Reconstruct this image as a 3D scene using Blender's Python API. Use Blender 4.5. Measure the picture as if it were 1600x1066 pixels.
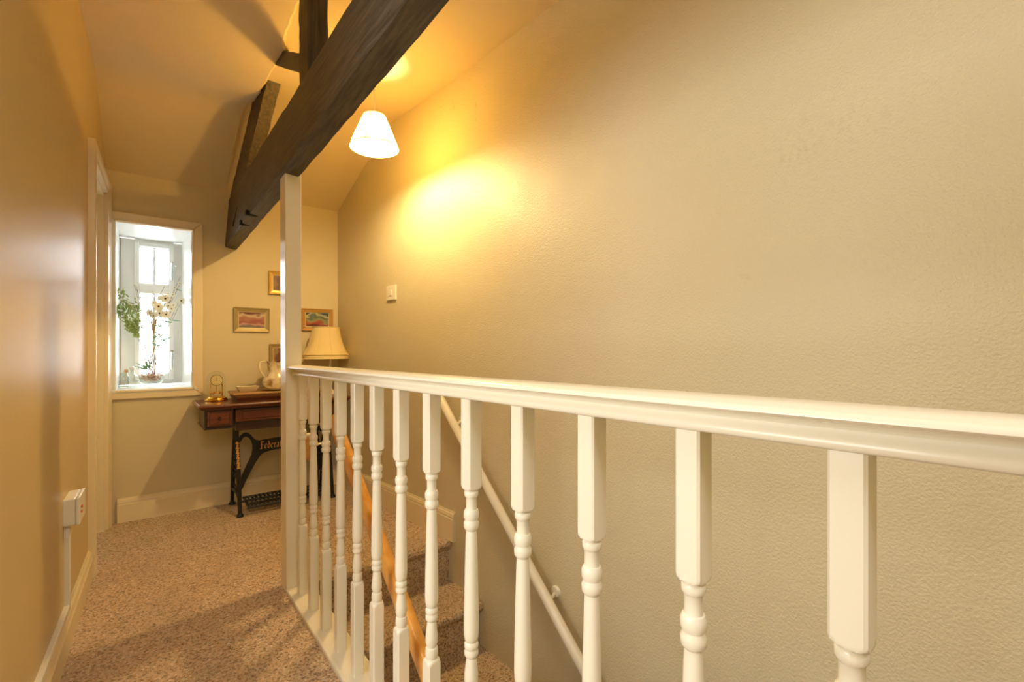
import bpy, bmesh, math, random
from mathutils import Vector, Matrix
random.seed(7)
PI = math.pi
S = bpy.context.scene
COL = S.collection
for o in list(bpy.data.objects):
    bpy.data.objects.remove(o)

# ------------------------------------------------------------------ camera, world, light, exposure
FPX, CX, CY, EYE = 735.0, 800.0, 543.0, 1.10
PSI = math.atan(590 / FPX)
cam_d = bpy.data.cameras.new('camera')
cam = bpy.data.objects.new('camera', cam_d)
COL.objects.link(cam)
cam_d.sensor_width = 36.0
cam_d.lens = 36.0 * FPX / 1600.0
cam_d.shift_y = (CY - 533.0) / 1600.0
cam_d.clip_start = 0.02
cam.location = (0, 0, EYE)
cam.rotation_euler = (PI / 2, 0, -PSI)
S.camera = cam

S.view_settings.view_transform = 'Standard'
S.view_settings.look = 'None'
S.view_settings.gamma = 1.0
S.view_settings.use_curve_mapping = False
S.view_settings.exposure = 0.10

W = bpy.data.worlds.new('overcast_sky')
S.world = W
W.use_nodes = True
W.node_tree.nodes['Background'].inputs[0].default_value = (0.93, 0.97, 1.0, 1)
W.node_tree.nodes['Background'].inputs[1].default_value = 15.0


def area_light(name, loc, rot, size, size_y, power, col):
    d = bpy.data.lights.new(name, 'AREA')
    d.shape = 'RECTANGLE'
    d.size, d.size_y, d.energy, d.color = size, size_y, power, col
    o = bpy.data.objects.new(name, d)
    COL.objects.link(o)
    o.location, o.rotation_euler = loc, rot
    return o


# added fill above and behind the camera, standing in for flash bounced off the ceiling
area_light('overhead_fill', (0.02, -0.70, 2.50), (0, 0, 0), 0.45, 1.2, 22.0, (0.97, 0.97, 1.0))
# daylight of the side room, reaching the passage through its open doorway left of the frame
area_light('side_room_window', (-1.72, 0.80, 1.35), (0, -PI / 2, 0), 1.3, 1.3, 44.0, (0.94, 0.97, 1.0))
LAMP_POWER = 1380.0
LAMP_COLOR = (1.0, 0.72, 0.33)


# ------------------------------------------------------------------ helpers
_F = Vector((math.sin(PSI), math.cos(PSI), 0))
_R = Vector((math.cos(PSI), -math.sin(PSI), 0))
_C = Vector((0, 0, EYE))


def _ray(p):
    return _F + _R * ((p[0] - CX) / FPX) + Vector((0, 0, (CY - p[1]) / FPX))


def at_x(px, py, x):
    d = _ray((px, py)); return _C + d * (x / d.x)


def at_y(px, py, y):
    d = _ray((px, py)); return _C + d * (y / d.y)


def at_z(px, py, z):
    d = _ray((px, py)); return _C + d * ((z - EYE) / d.z)


def lin(r, g, b):
    f = lambda c: (c / 255 / 12.92) if c / 255 <= 0.04045 else ((c / 255 + 0.055) / 1.055) ** 2.4
    return (f(r), f(g), f(b), 1)


class MB:
    def __init__(s):
        s.v, s.f, s.sm = [], [], []

    def add(s, vs, fs, smooth=False):
        n = len(s.v)
        s.v += [Vector(v) for v in vs]
        for f in fs:
            s.f.append([i + n for i in f]); s.sm.append(smooth)
        return s

    def box(s, x0, x1, y0, y1, z0, z1):
        return s.hexa([(x0, y0, z0), (x1, y0, z0), (x1, y1, z0), (x0, y1, z0),
                       (x0, y0, z1), (x1, y0, z1), (x1, y1, z1), (x0, y1, z1)])

    def hexa(s, p):
        return s.add(p, [(3, 2, 1, 0), (4, 5, 6, 7), (0, 1, 5, 4), (1, 2, 6, 5), (2, 3, 7, 6), (3, 0, 4, 7)])

    def prism(s, poly, vec, smooth=False):
        """polygon (list of 3d points) extruded by vec"""
        n = len(poly); vec = Vector(vec)
        a = [Vector(p) for p in poly]; b = [p + vec for p in a]
        fs = [tuple(range(n))[::-1], tuple(range(n, 2 * n))]
        s.add(a + b, fs)
        base = len(s.v) - 2 * n
        for i in range(n):
            j = (i + 1) % n
            s.f.append([base + i, base + j, base + n + j, base + n + i]); s.sm.append(smooth)
        return s

    def loft(s, rings, closed=True, caps=True, smooth=True):
        n = len(rings[0]); base = len(s.v)
        for r in rings:
            s.v += [Vector(p) for p in r]
        for k in range(len(rings) - 1):
            for i in range(n if closed else n - 1):
                j = (i + 1) % n
                s.f.append([base + k * n + i, base + k * n + j, base + (k + 1) * n + j, base + (k + 1) * n + i])
                s.sm.append(smooth)
        if caps and closed:
            s.f.append([base + i for i in range(n)][::-1]); s.sm.append(False)
            e = base + (len(rings) - 1) * n
            s.f.append([e + i for i in range(n)]); s.sm.append(False)
        return s

    def tube(s, pts, r, n=10, caps=True):
        pts = [Vector(p) for p in pts]
        rs = r if isinstance(r, (list, tuple)) else [r] * len(pts)
        rings = []; up = None
        for i, p in enumerate(pts):
            t = (pts[min(i + 1, len(pts) - 1)] - pts[max(i - 1, 0)]).normalized()
            if up is None:
                up = Vector((0, 0, 1)) if abs(t.z) < 0.9 else Vector((1, 0, 0))
            a = t.cross(up)
            if a.length < 1e-5: a = t.cross(Vector((0, 1, 0)))
            a.normalize(); b = a.cross(t).normalized(); up = b
            rings.append([p + (a * math.cos(2 * PI * k / n) + b * math.sin(2 * PI * k / n)) * rs[i] for k in range(n)])
        return s.loft(rings, True, caps)

    def lathe(s, prof, c=(0, 0, 0), n=24, sx=1.0, sy=1.0, caps=True, ang0=0.0):
        rings = []
        for r, z in prof:
            rings.append([(c[0] + r * sx * math.cos(2 * PI * k / n + ang0), c[1] + r * sy * math.sin(2 * PI * k / n + ang0), c[2] + z) for k in range(n)])
        return s.loft(rings, True, caps)

    def ball(s, c, rx, ry=None, rz=None, n=10, m=6):
        ry = ry or rx; rz = rz or rx
        prof = [(math.sin(PI * k / m) if 0 < k < m else 0.02, -math.cos(PI * k / m)) for k in range(m + 1)]
        rings = [[(c[0] + r * rx * math.cos(2 * PI * i / n), c[1] + r * ry * math.sin(2 * PI * i / n), c[2] + z * rz) for i in range(n)] for r, z in prof]
        return s.loft(rings)

    def sweep(s, prof, path, closed=True, smooth=False):
        """prof: list of (offset_vec) functions -> path list of origin; prof in world vectors"""
        rings = [[Vector(p) + Vector(q) for q in prof] for p in path]
        return s.loft(rings, closed, True, smooth)

    def build(s, name, mat, parent=None, bevel=0.0, seg=2, angle=40, loc=None):
        me = bpy.data.meshes.new(name)
        off = Vector((0, 0, 0))
        if loc is not None:
            off = Vector(loc)
        elif parent is not None:
            q = parent
            while q is not None:
                off = off + q.location; q = q.parent
        me.from_pydata([tuple(v - off) for v in s.v], [], s.f)
        bm = bmesh.new(); bm.from_mesh(me)
        bmesh.ops.recalc_face_normals(bm, faces=bm.faces)
        bm.to_mesh(me); bm.free()
        sm = any(s.sm)
        if sm:
            me.polygons.foreach_set('use_smooth', [True] * len(me.polygons))
            me.set_sharp_from_angle(angle=math.radians(angle))
        if mat: me.materials.append(mat)
        o = bpy.data.objects.new(name, me)
        COL.objects.link(o)
        if parent is not None:
            o.parent = parent
            if loc is not None:
                po = Vector((0, 0, 0)); q = parent
                while q is not None:
                    po += q.location; q = q.parent
                o.location = off - po
        elif loc is not None:
            o.location = loc
        if bevel > 0:
            m = o.modifiers.new('bevel', 'BEVEL'); m.width = bevel; m.segments = seg; m.limit_method = 'ANGLE'
            m.angle_limit = math.radians(35)
        return o


def tag(o, label=None, cat=None, group=None, kind=None):
    if label: o['label'] = label
    if cat: o['category'] = cat
    if group: o['group'] = group
    if kind: o['kind'] = kind
    return o


def thing(name, label, cat, loc, group=None, kind=None):
    o = bpy.data.objects.new(name, None)
    o.empty_display_size = 0.05
    COL.objects.link(o); o.location = loc
    return tag(o, label, cat, group, kind)


def child_copy(o, parent, loc):
    c = o.copy(); COL.objects.link(c); c.parent = parent; c.location = loc
    return c


# ------------------------------------------------------------------ materials
def mat(name, col, rough=0.5, metal=0.0, spec=0.5, bump=None, vary=None, coat=0.0, trans=0.0, ior=1.45, emit=None):
    """bump: list of (scale, strength, distance); vary: (scale, colour2, lo, hi)"""
    m = bpy.data.materials.new(name); m.use_nodes = True
    nt = m.node_tree; b = nt.nodes['Principled BSDF']
    b.inputs['Base Color'].default_value = col
    b.inputs['Roughness'].default_value = rough
    b.inputs['Metallic'].default_value = metal
    b.inputs['Specular IOR Level'].default_value = spec
    b.inputs['Coat Weight'].default_value = coat
    b.inputs['Transmission Weight'].default_value = trans
    b.inputs['IOR'].default_value = ior
    if emit:
        b.inputs['Emission Color'].default_value = emit[0]; b.inputs['Emission Strength'].default_value = emit[1]
    tc = nt.nodes.new('ShaderNodeTexCoord')
    if vary:
        n = nt.nodes.new('ShaderNodeTexNoise'); n.inputs['Scale'].default_value = vary[0]; n.inputs['Detail'].default_value = 6
        nt.links.new(tc.outputs['Object'], n.inputs['Vector'])
        mr = nt.nodes.new('ShaderNodeMapRange'); mr.inputs[1].default_value = vary[2]; mr.inputs[2].default_value = vary[3]
        nt.links.new(n.outputs['Fac'], mr.inputs[0])
        mx = nt.nodes.new('ShaderNodeMix'); mx.data_type = 'RGBA'
        mx.inputs[6].default_value = col; mx.inputs[7].default_value = vary[1]
        nt.links.new(mr.outputs[0], mx.inputs[0]); nt.links.new(mx.outputs[2], b.inputs['Base Color'])
        m['mix'] = mx.name
    if bump:
        prev = None
        for sc, st, di in bump:
            n = nt.nodes.new('ShaderNodeTexNoise'); n.inputs['Scale'].default_value = sc; n.inputs['Detail'].default_value = 3
            nt.links.new(tc.outputs['Object'], n.inputs['Vector'])
            bp = nt.nodes.new('ShaderNodeBump'); bp.inputs['Strength'].default_value = st; bp.inputs['Distance'].default_value = di
            nt.links.new(n.outputs['Fac'], bp.inputs['Height'])
            if prev: nt.links.new(prev.outputs[0], bp.inputs['Normal'])
            prev = bp
        nt.links.new(prev.outputs[0], b.inputs['Normal'])
    return m


def wall_paper(name, col, rough, spec, marks=(), bumps=()):
    m = mat(name, col, rough, spec=spec, bump=bumps)
    nt = m.node_tree; b = nt.nodes['Principled BSDF']
    tc = nt.nodes.new('ShaderNodeTexCoord')
    n = nt.nodes.new('ShaderNodeTexNoise'); n.inputs['Scale'].default_value = 1.6; n.inputs['Detail'].default_value = 5
    nt.links.new(tc.outputs['Object'], n.inputs['Vector'])
    cur = nt.nodes.new('ShaderNodeMix'); cur.data_type = 'RGBA'
    cur.inputs[6].default_value = col; cur.inputs[7].default_value = (col[0] * 0.93, col[1] * 0.91, col[2] * 0.88, 1)
    nt.links.new(n.outputs['Fac'], cur.inputs[0])
    out = cur.outputs[2]
    for (c, r, sc, sx, darkness, tint) in marks:      # small stains and scuffs at fixed places on the plaster
        mp = nt.nodes.new('ShaderNodeVectorMath'); mp.operation = 'SUBTRACT'; mp.inputs[1].default_value = c
        nt.links.new(tc.outputs['Object'], mp.inputs[0])
        ml = nt.nodes.new('ShaderNodeVectorMath'); ml.operation = 'MULTIPLY'; ml.inputs[1].default_value = (0.2 / r, 1 / (r * sx), 1 / r)
        nt.links.new(mp.outputs[0], ml.inputs[0])
        ln = nt.nodes.new('ShaderNodeVectorMath'); ln.operation = 'LENGTH'
        nt.links.new(ml.outputs[0], ln.inputs[0])
        fall = nt.nodes.new('ShaderNodeMapRange'); fall.inputs[1].default_value = 1.0; fall.inputs[2].default_value = 0.0
        nt.links.new(ln.outputs['Value'], fall.inputs[0])
        nz = nt.nodes.new('ShaderNodeTexNoise'); nz.inputs['Scale'].default_value = sc; nz.inputs['Detail'].default_value = 4
        nt.links.new(tc.outputs['Object'], nz.inputs['Vector'])
        th = nt.nodes.new('ShaderNodeMapRange'); th.inputs[1].default_value = 0.5; th.inputs[2].default_value = 0.62
        nt.links.new(nz.outputs['Fac'], th.inputs[0])
        mu = nt.nodes.new('ShaderNodeMath'); mu.operation = 'MULTIPLY'
        nt.links.new(fall.outputs[0], mu.inputs[0]); nt.links.new(th.outputs[0], mu.inputs[1])
        m2 = nt.nodes.new('ShaderNodeMath'); m2.operation = 'MULTIPLY'; m2.inputs[1].default_value = darkness
        nt.links.new(mu.outputs[0], m2.inputs[0])
        mx = nt.nodes.new('ShaderNodeMix'); mx.data_type = 'RGBA'; mx.inputs[7].default_value = tint
        nt.links.new(m2.outputs[0], mx.inputs[0]); nt.links.new(out, mx.inputs[6]); out = mx.outputs[2]
    nt.links.new(out, b.inputs['Base Color'])
    return m


CREAM = lin(219, 206, 168)
M = {}
M['wall_r'] = wall_paper('textured_cream_wallpaper', CREAM, 0.42, 0.5,
    marks=[((1.47, 0.262, 1.19), 0.016, 60, 0.7, 0.9, lin(150, 110, 40)),
           ((1.47, 0.54, 1.655), 0.05, 70, 1.6, 0.16, lin(150, 110, 60)),
           ((1.47, 0.42, 1.70), 0.16, 55, 2.0, 0.08, lin(140, 110, 60)),
           ((1.45, 0.69, 1.315), 0.02, 70, 1.2, 0.3, lin(140, 110, 60)),
           ((1.41, 2.30, 2.50), 0.06, 40, 0.25, 0.7, lin(120, 80, 30)),
           ((1.41, 2.084, 2.36), 0.14, 30, 0.03, 0.8, lin(120, 80, 30))],
    bumps=[(2.6, 0.35, 0.03), (9, 0.16, 0.010), (150, 0.55, 0.005)])
M['wall_l'] = wall_paper('satin_cream_paint_smooth', lin(210, 188, 140), 0.40, 0.35, bumps=[(1.2, 0.12, 0.02), (110, 0.05, 0.002)])  # base colour darkened and warmed to imitate dimmer light along this wall
M['wall_b'] = wall_paper('cream_emulsion', CREAM, 0.6, 0.4, bumps=[(3, 0.2, 0.02), (140, 0.2, 0.003)])
M['ceil'] = wall_paper('ceiling_plaster', lin(230, 212, 172), 0.7, 0.3, bumps=[(3.5, 0.35, 0.03), (16, 0.15, 0.01), (120, 0.15, 0.003)])
M['gloss'] = mat('cream_gloss_paint', lin(240, 232, 208), 0.22, spec=0.5, bump=[(14, 0.05, 0.004), (90, 0.05, 0.001)])
M['trim'] = mat('cream_satin_trim', lin(234, 218, 180), 0.3, spec=0.5, bump=[(10, 0.05, 0.004)])
M['white'] = mat('white_upvc', lin(240, 242, 238), 0.3, spec=0.5)
M['plastic'] = mat('white_plastic', lin(232, 226, 205), 0.35)
M['red'] = mat('red_neon_plastic', lin(215, 90, 60), 0.3)
M['chrome'] = mat('satin_chrome', lin(190, 195, 195), 0.25, metal=1.0)
M['brass'] = mat('polished_brass', lin(235, 185, 70), 0.16, metal=1.0)
M['dial'] = mat('clock_dial', lin(225, 205, 140), 0.4)
M['black'] = mat('black_hands', lin(35, 28, 20), 0.5)
M['iron'] = mat('black_cast_iron', lin(26, 26, 25), 0.38, spec=0.5, bump=[(60, 0.15, 0.002)])
M['gold'] = mat('gilt_lettering', lin(222, 170, 95), 0.45, metal=0.3)
M['ceramic'] = mat('cream_glazed_ceramic', lin(236, 222, 184), 0.15, coat=0.4)
M['ceram_pat'] = mat('ceramic_with_brown_transfer', lin(236, 220, 180), 0.15, coat=0.4, vary=(22, lin(170, 130, 80), 0.5, 0.68))
M['shade2'] = mat('cream_pleated_fabric', lin(238, 214, 150), 0.8)
M['stone'] = mat('pinkish_pebbles', lin(232, 204, 182), 0.5, vary=(60, lin(180, 142, 120), 0.4, 0.65))
M['leaf_l'] = mat('olive_leaf', lin(150, 176, 112), 0.6, vary=(30, lin(186, 200, 140), 0.35, 0.65))
M['leaf_t'] = mat('teal_leaf', lin(120, 168, 148), 0.6, vary=(30, lin(160, 196, 176), 0.35, 0.65))
M['petal'] = mat('cream_petal', lin(246, 244, 232), 0.7)
M['stem'] = mat('brown_stem', lin(150, 128, 108), 0.7)
M['reed'] = mat('dried_reed', lin(224, 200, 156), 0.8)
M['eye'] = mat('flower_eye', lin(70, 48, 20), 0.8)


def translucent(key, colour, k=0.5):
    nt = M[key].node_tree; p = nt.nodes['Principled BSDF']; out = nt.nodes['Material Output']
    t = nt.nodes.new('ShaderNodeBsdfTranslucent'); t.inputs[0].default_value = colour
    mx = nt.nodes.new('ShaderNodeMixShader'); mx.inputs[0].default_value = k
    nt.links.new(p.outputs[0], mx.inputs[1]); nt.links.new(t.outputs[0], mx.inputs[2]); nt.links.new(mx.outputs[0], out.inputs[0])


translucent('petal', lin(246, 244, 230), 0.35)
translucent('leaf_l', lin(176, 200, 132), 0.3)
translucent('leaf_t', lin(150, 196, 176), 0.3)


def wood(name, c1, c2, axis='X', scale=6.0, rough=0.4, coat=0.0, bump=0.15, stretch=14.0):
    m = mat(name, c1, rough, coat=coat)
    nt = m.node_tree; b = nt.nodes['Principled BSDF']
    tc = nt.nodes.new('ShaderNodeTexCoord'); mp = nt.nodes.new('ShaderNodeMapping')
    sc = {'X': (1 / stretch, 1, 1), 'Y': (1, 1 / stretch, 1), 'Z': (1, 1, 1 / stretch)}[axis]
    mp.inputs['Scale'].default_value = sc
    n = nt.nodes.new('ShaderNodeTexNoise'); n.inputs['Scale'].default_value = scale * 10; n.inputs['Detail'].default_value = 8
    n.inputs['Roughness'].default_value = 0.65
    nt.links.new(tc.outputs['Object'], mp.inputs[0]); nt.links.new(mp.outputs[0], n.inputs['Vector'])
    mr = nt.nodes.new('ShaderNodeMapRange'); mr.inputs[1].default_value = 0.32; mr.inputs[2].default_value = 0.68
    nt.links.new(n.outputs['Fac'], mr.inputs[0])
    mx = nt.nodes.new('ShaderNodeMix'); mx.data_type = 'RGBA'; mx.inputs[6].default_value = c1; mx.inputs[7].default_value = c2
    nt.links.new(mr.outputs[0], mx.inputs[0]); nt.links.new(mx.outputs[2], b.inputs['Base Color'])
    bp = nt.nodes.new('ShaderNodeBump'); bp.inputs['Strength'].default_value = bump; bp.inputs['Distance'].default_value = 0.004
    nt.links.new(n.outputs['Fac'], bp.inputs['Height']); nt.links.new(bp.outputs[0], b.inputs['Normal'])
    return m


M['oak_y'] = wood('old_dark_timber_long', lin(92, 80, 60), lin(38, 32, 24), 'Y', 7.5, 0.5, bump=0.9, stretch=16)
M['oak_z'] = wood('old_dark_timber_post', lin(84, 72, 52), lin(34, 29, 21), 'Z', 7.5, 0.5, bump=0.9, stretch=16)
M['mahog'] = wood('red_brown_veneer', lin(120, 62, 32), lin(76, 36, 18), 'X', 5, 0.28, coat=0.3)
M['mahog_d'] = wood('dark_walnut', lin(70, 42, 26), lin(40, 24, 15), 'X', 5, 0.35, coat=0.2)
M['lidwood'] = wood('worn_tan_wood', lin(192, 150, 92), lin(150, 108, 62), 'X', 5, 0.4)
M['pine'] = wood('varnished_pine', lin(236, 172, 80), lin(218, 146, 52), 'Y', 2.5, 0.3, coat=0.3)


def carpet():
    m = bpy.data.materials.new('beige_fleck_carpet'); m.use_nodes = True
    nt = m.node_tree; b = nt.nodes['Principled BSDF']; b.inputs['Roughness'].default_value = 0.95
    b.inputs['Specular IOR Level'].default_value = 0.1
    b.inputs['Sheen Weight'].default_value = 0.15
    tc = nt.nodes.new('ShaderNodeTexCoord')
    v = nt.nodes.new('ShaderNodeTexVoronoi'); v.inputs['Scale'].default_value = 165
    n0 = nt.nodes.new('ShaderNodeTexNoise'); n0.inputs['Scale'].default_value = 95; n0.inputs['Detail'].default_value = 4
    nt.links.new(tc.outputs['Object'], v.inputs['Vector']); nt.links.new(tc.outputs['Object'], n0.inputs['Vector'])
    sep = nt.nodes.new('ShaderNodeSeparateColor'); nt.links.new(v.outputs['Color'], sep.inputs[0])
    r = nt.nodes.new('ShaderNodeValToRGB'); e = r.color_ramp.elements
    e[0].position = 0.0; e[0].color = lin(128, 110, 88)
    e[1].position = 1.0; e[1].color = lin(240, 216, 182)
    for p, c in ((0.18, lin(168, 141, 111)), (0.4, lin(204, 171, 132)), (0.7, lin(218, 186, 148)), (0.88, lin(196, 182, 154))):
        x = e.new(p); x.color = c
    nt.links.new(sep.outputs[0], r.inputs[0])
    nl = nt.nodes.new('ShaderNodeTexNoise'); nl.inputs['Scale'].default_value = 3.2; nl.inputs['Detail'].default_value = 3
    nt.links.new(tc.outputs['Object'], nl.inputs['Vector'])
    mr = nt.nodes.new('ShaderNodeMapRange'); mr.inputs[1].default_value = 0.4; mr.inputs[2].default_value = 0.62
    mr.inputs[3].default_value = 0.0; mr.inputs[4].default_value = 0.22
    nt.links.new(nl.outputs['Fac'], mr.inputs[0])
    mx = nt.nodes.new('ShaderNodeMix'); mx.data_type = 'RGBA'; mx.inputs[7].default_value = lin(156, 134, 106)
    nt.links.new(mr.outputs[0], mx.inputs[0]); nt.links.new(r.outputs[0], mx.inputs[6])
    nt.links.new(mx.outputs[2], b.inputs['Base Color'])
    bp = nt.nodes.new('ShaderNodeBump'); bp.inputs['Strength'].default_value = 0.9; bp.inputs['Distance'].default_value = 0.006
    nt.links.new(n0.outputs['Fac'], bp.inputs['Height']); nt.links.new(bp.outputs[0], b.inputs['Normal'])
    return m


M['carpet'] = carpet()


def glass(name, refl=0.12, tint=(1, 1, 1, 1), rough=0.0):
    m = bpy.data.materials.new(name); m.use_nodes = True; nt = m.node_tree
    nt.nodes.remove(nt.nodes['Principled BSDF'])
    t = nt.nodes.new('ShaderNodeBsdfTransparent'); t.inputs[0].default_value = tint
    g = nt.nodes.new('ShaderNodeBsdfGlossy'); g.inputs['Roughness'].default_value = rough
    lw = nt.nodes.new('ShaderNodeLayerWeight'); lw.inputs[0].default_value = 0.5
    pw = nt.nodes.new('ShaderNodeMath'); pw.operation = 'POWER'; pw.inputs[1].default_value = 4.0
    nt.links.new(lw.outputs['Facing'], pw.inputs[0])
    ad = nt.nodes.new('ShaderNodeMath'); ad.operation = 'MULTIPLY_ADD'; ad.inputs[1].default_value = 0.35; ad.inputs[2].default_value = refl
    nt.links.new(pw.outputs[0], ad.inputs[0])
    mx = nt.nodes.new('ShaderNodeMixShader')
    nt.links.new(ad.outputs[0], mx.inputs[0]); nt.links.new(t.outputs[0], mx.inputs[1]); nt.links.new(g.outputs[0], mx.inputs[2])
    nt.links.new(mx.outputs[0], nt.nodes['Material Output'].inputs[0])
    return m


M['pane'] = glass('window_glass', 0.05)
M['dome'] = glass('clear_blown_glass', 0.07, (0.97, 0.98, 0.97, 1))
M['vase'] = glass('clear_vase_glass', 0.10, (0.93, 0.96, 0.95, 1))


def lampshade_mat():
    m = bpy.data.materials.new('thin_cream_lampshade'); m.use_nodes = True; nt = m.node_tree
    nt.nodes.remove(nt.nodes['Principled BSDF'])
    d = nt.nodes.new('ShaderNodeBsdfDiffuse'); d.inputs[0].default_value = lin(250, 236, 200)
    t = nt.nodes.new('ShaderNodeBsdfTranslucent'); t.inputs[0].default_value = lin(255, 222, 138)
    mx = nt.nodes.new('ShaderNodeMixShader'); mx.inputs[0].default_value = 0.72
    nt.links.new(d.outputs[0], mx.inputs[1]); nt.links.new(t.outputs[0], mx.inputs[2])
    tr = nt.nodes.new('ShaderNodeBsdfTransparent'); tr.inputs[0].default_value = lin(255, 226, 150); m2 = nt.nodes.new('ShaderNodeMixShader'); m2.inputs[0].default_value = 0.22   # open weave
    nt.links.new(mx.outputs[0], m2.inputs[1]); nt.links.new(tr.outputs[0], m2.inputs[2])
    nt.links.new(m2.outputs[0], nt.nodes['Material Output'].inputs[0])
    return m


M['shade'] = lampshade_mat()
M['bulb'] = mat('lit_bulb', lin(255, 230, 180), emit=((*LAMP_COLOR, 1), LAMP_POWER))
M['seam'] = mat('shade_seam', lin(205, 190, 130), 0.8)


def picture(name, stops, axis=2, noise=5.0, seed=0.0):
    """soft blurred print: colour bands along an axis, wobbling"""
    m = bpy.data.materials.new(name); m.use_nodes = True; nt = m.node_tree; b = nt.nodes['Principled BSDF']
    b.inputs['Roughness'].default_value = 0.25
    tc = nt.nodes.new('ShaderNodeTexCoord'); sp = nt.nodes.new('ShaderNodeSeparateXYZ')
    nt.links.new(tc.outputs['Generated'], sp.inputs[0])
    mp = nt.nodes.new('ShaderNodeMapping'); mp.inputs['Location'].default_value = (seed, seed, seed)
    nt.links.new(tc.outputs['Generated'], mp.inputs[0])
    n = nt.nodes.new('ShaderNodeTexNoise'); n.inputs['Scale'].default_value = noise; n.inputs['Detail'].default_value = 1
    nt.links.new(mp.outputs[0], n.inputs['Vector'])
    a = nt.nodes.new('ShaderNodeMath'); a.operation = 'MULTIPLY_ADD'; a.inputs[1].default_value = 0.9; a.inputs[2].default_value = -0.45
    nt.links.new(n.outputs['Fac'], a.inputs[0])
    c = nt.nodes.new('ShaderNodeMath'); c.operation = 'ADD'
    nt.links.new(a.outputs[0], c.inputs[0]); nt.links.new(sp.outputs[axis], c.inputs[1])
    r = nt.nodes.new('ShaderNodeValToRGB'); e = r.color_ramp.elements
    r.color_ramp.interpolation = 'EASE'
    e[0].position, e[0].color = stops[0]; e[1].position, e[1].color = stops[-1]
    for p, cc in stops[1:-1]:
        x = e.new(p); x.color = cc
    nt.links.new(c.outputs[0], r.inputs[0]); nt.links.new(r.outputs[0], b.inputs['Base Color'])
    return m


# ------------------------------------------------------------------ the shell
YB = 3.85                      # back wall face
ZL, ZR = 2.58, 2.625           # ceiling over the passage / over the stairs


def wl(y): return -0.30 + 0.042 * y                       # left wall face
def wr(y):                                                # right wall face (slightly bowed)
    pts = [(-1.6, 1.50), (0.2, 1.49), (1.2, 1.468), (2.35, 1.415), (3.9, 1.277)]
    for (a, xa), (b, xb) in zip(pts, pts[1:]):
        if y <= b: return xa + (xb - xa) * (y - a) / (b - a)
    return pts[-1][1]


YF = -1.5
# floor: passage slab and landing slab with a rounded carpeted nosing
f = MB()
f.box(-0.55, 0.600, YF - 0.1, YB + 0.05, -0.22, 0.0)
nose = [(2.345, -0.262), (2.345, -0.05), (2.318, -0.045), (2.308, -0.028), (2.312, -0.010), (2.326, -0.001), (2.345, 0.0), (YB + 0.05, 0.0), (YB + 0.05, -0.262)]
f.prism([(0.600, y, z) for y, z in nose], (0.86, 0, 0), smooth=False)
tag(f.build('floor', M['carpet']), 'beige flecked carpet of the passage and landing', None, kind='structure')

w = MB(); w.box(wl(0) - 0.3, 0, 0, 0, 0, 0); w = MB()
DY0, DY1, DH = 3.090, 3.745, 2.035                    # door opening in the left wall
def lw_box(m, y0, y1, z0, z1):
    m.hexa([(wl(y0) - 0.16, y0, z0), (wl(y0), y0, z0), (wl(y1), y1, z0), (wl(y1) - 0.16, y1, z0),
            (wl(y0) - 0.16, y0, z1), (wl(y0), y0, z1), (wl(y1), y1, z1), (wl(y1) - 0.16, y1, z1)])
SY0, SY1 = 0.25, 1.30                              # open doorway to the side room, beyond the left edge of the view
lw_box(w, YF, SY0, 0, 2.75); lw_box(w, SY0, SY1, 2.03, 2.75); lw_box(w, SY1, DY0, 0, 2.75); lw_box(w, DY0, DY1, DH, 2.75); lw_box(w, DY1, YB + 0.4, 0, 2.75)
tag(w.build('wall_left', M['wall_l']), kind='structure')
w = MB()                                               # side room shell
w.box(-1.90, -1.80, -0.7, 2.3, 0, 2.5); w.box(-1.9, -0.45, -0.8, -0.7, 0, 2.5); w.box(-1.9, -0.40, 2.3, 2.4, 0, 2.5); w.box(-1.9, -0.40, -0.8, 2.4, 2.5, 2.6)
tag(w.build('wall_side_room', M['wall_b']), kind='structure')
w = MB(); w.box(-1.9, -0.55, -0.8, 2.4, -0.1, 0.0)
tag(w.build('floor', M['carpet']), kind='structure')

w = MB()
ys = [YF + (YB + 0.1 - YF) * i / 40 for i in range(41)]
w.loft([[(wr(y), y, -2.9), (wr(y), y, 2.75), (wr(y) + 0.15, y, 2.75), (wr(y) + 0.15, y, -2.9)] for y in ys], smooth=True)
tag(w.build('wall_right', M['wall_r'], angle=30), kind='structure')

WX0, WX1, WZ0, WZ1 = -0.092, 0.301, 0.833, 1.885       # window opening in the back wall
w = MB()
w.box(-0.6, WX0, YB, YB + 0.45, -0.2, 2.75)
w.box(WX0, WX1, YB, YB + 0.45, -0.2, WZ0 - 0.004)
w.box(WX0, WX1, YB, YB + 0.45, WZ1 + 0.004, 2.75)
w.box(WX1, 1.7, YB, YB + 0.45, -0.2, 2.75)
tag(w.build('wall_back', M['wall_b']), kind='structure')
w = MB(); w.box(-0.8, 1.8, YF - 0.12, YF, -2.9, 2.75)
tag(w.build('wall_front', M['wall_b']), kind='structure')
w = MB(); w.box(0.585, 0.600, YF, 2.345, -2.9, -0.0)
tag(w.build('wall_stairwell', M['wall_b']), kind='structure')
w = MB(); w.box(0.5, 1.8, YF, 2.6, -3.0, -2.9)
w.build('floor', M['carpet'])['kind'] = 'structure'
w = MB(); w.box(0.585, 1.7, 2.346, 2.4, -2.9, -0.262)
tag(w.build('wall_stairwell_end', M['wall_b']), kind='structure')

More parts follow.
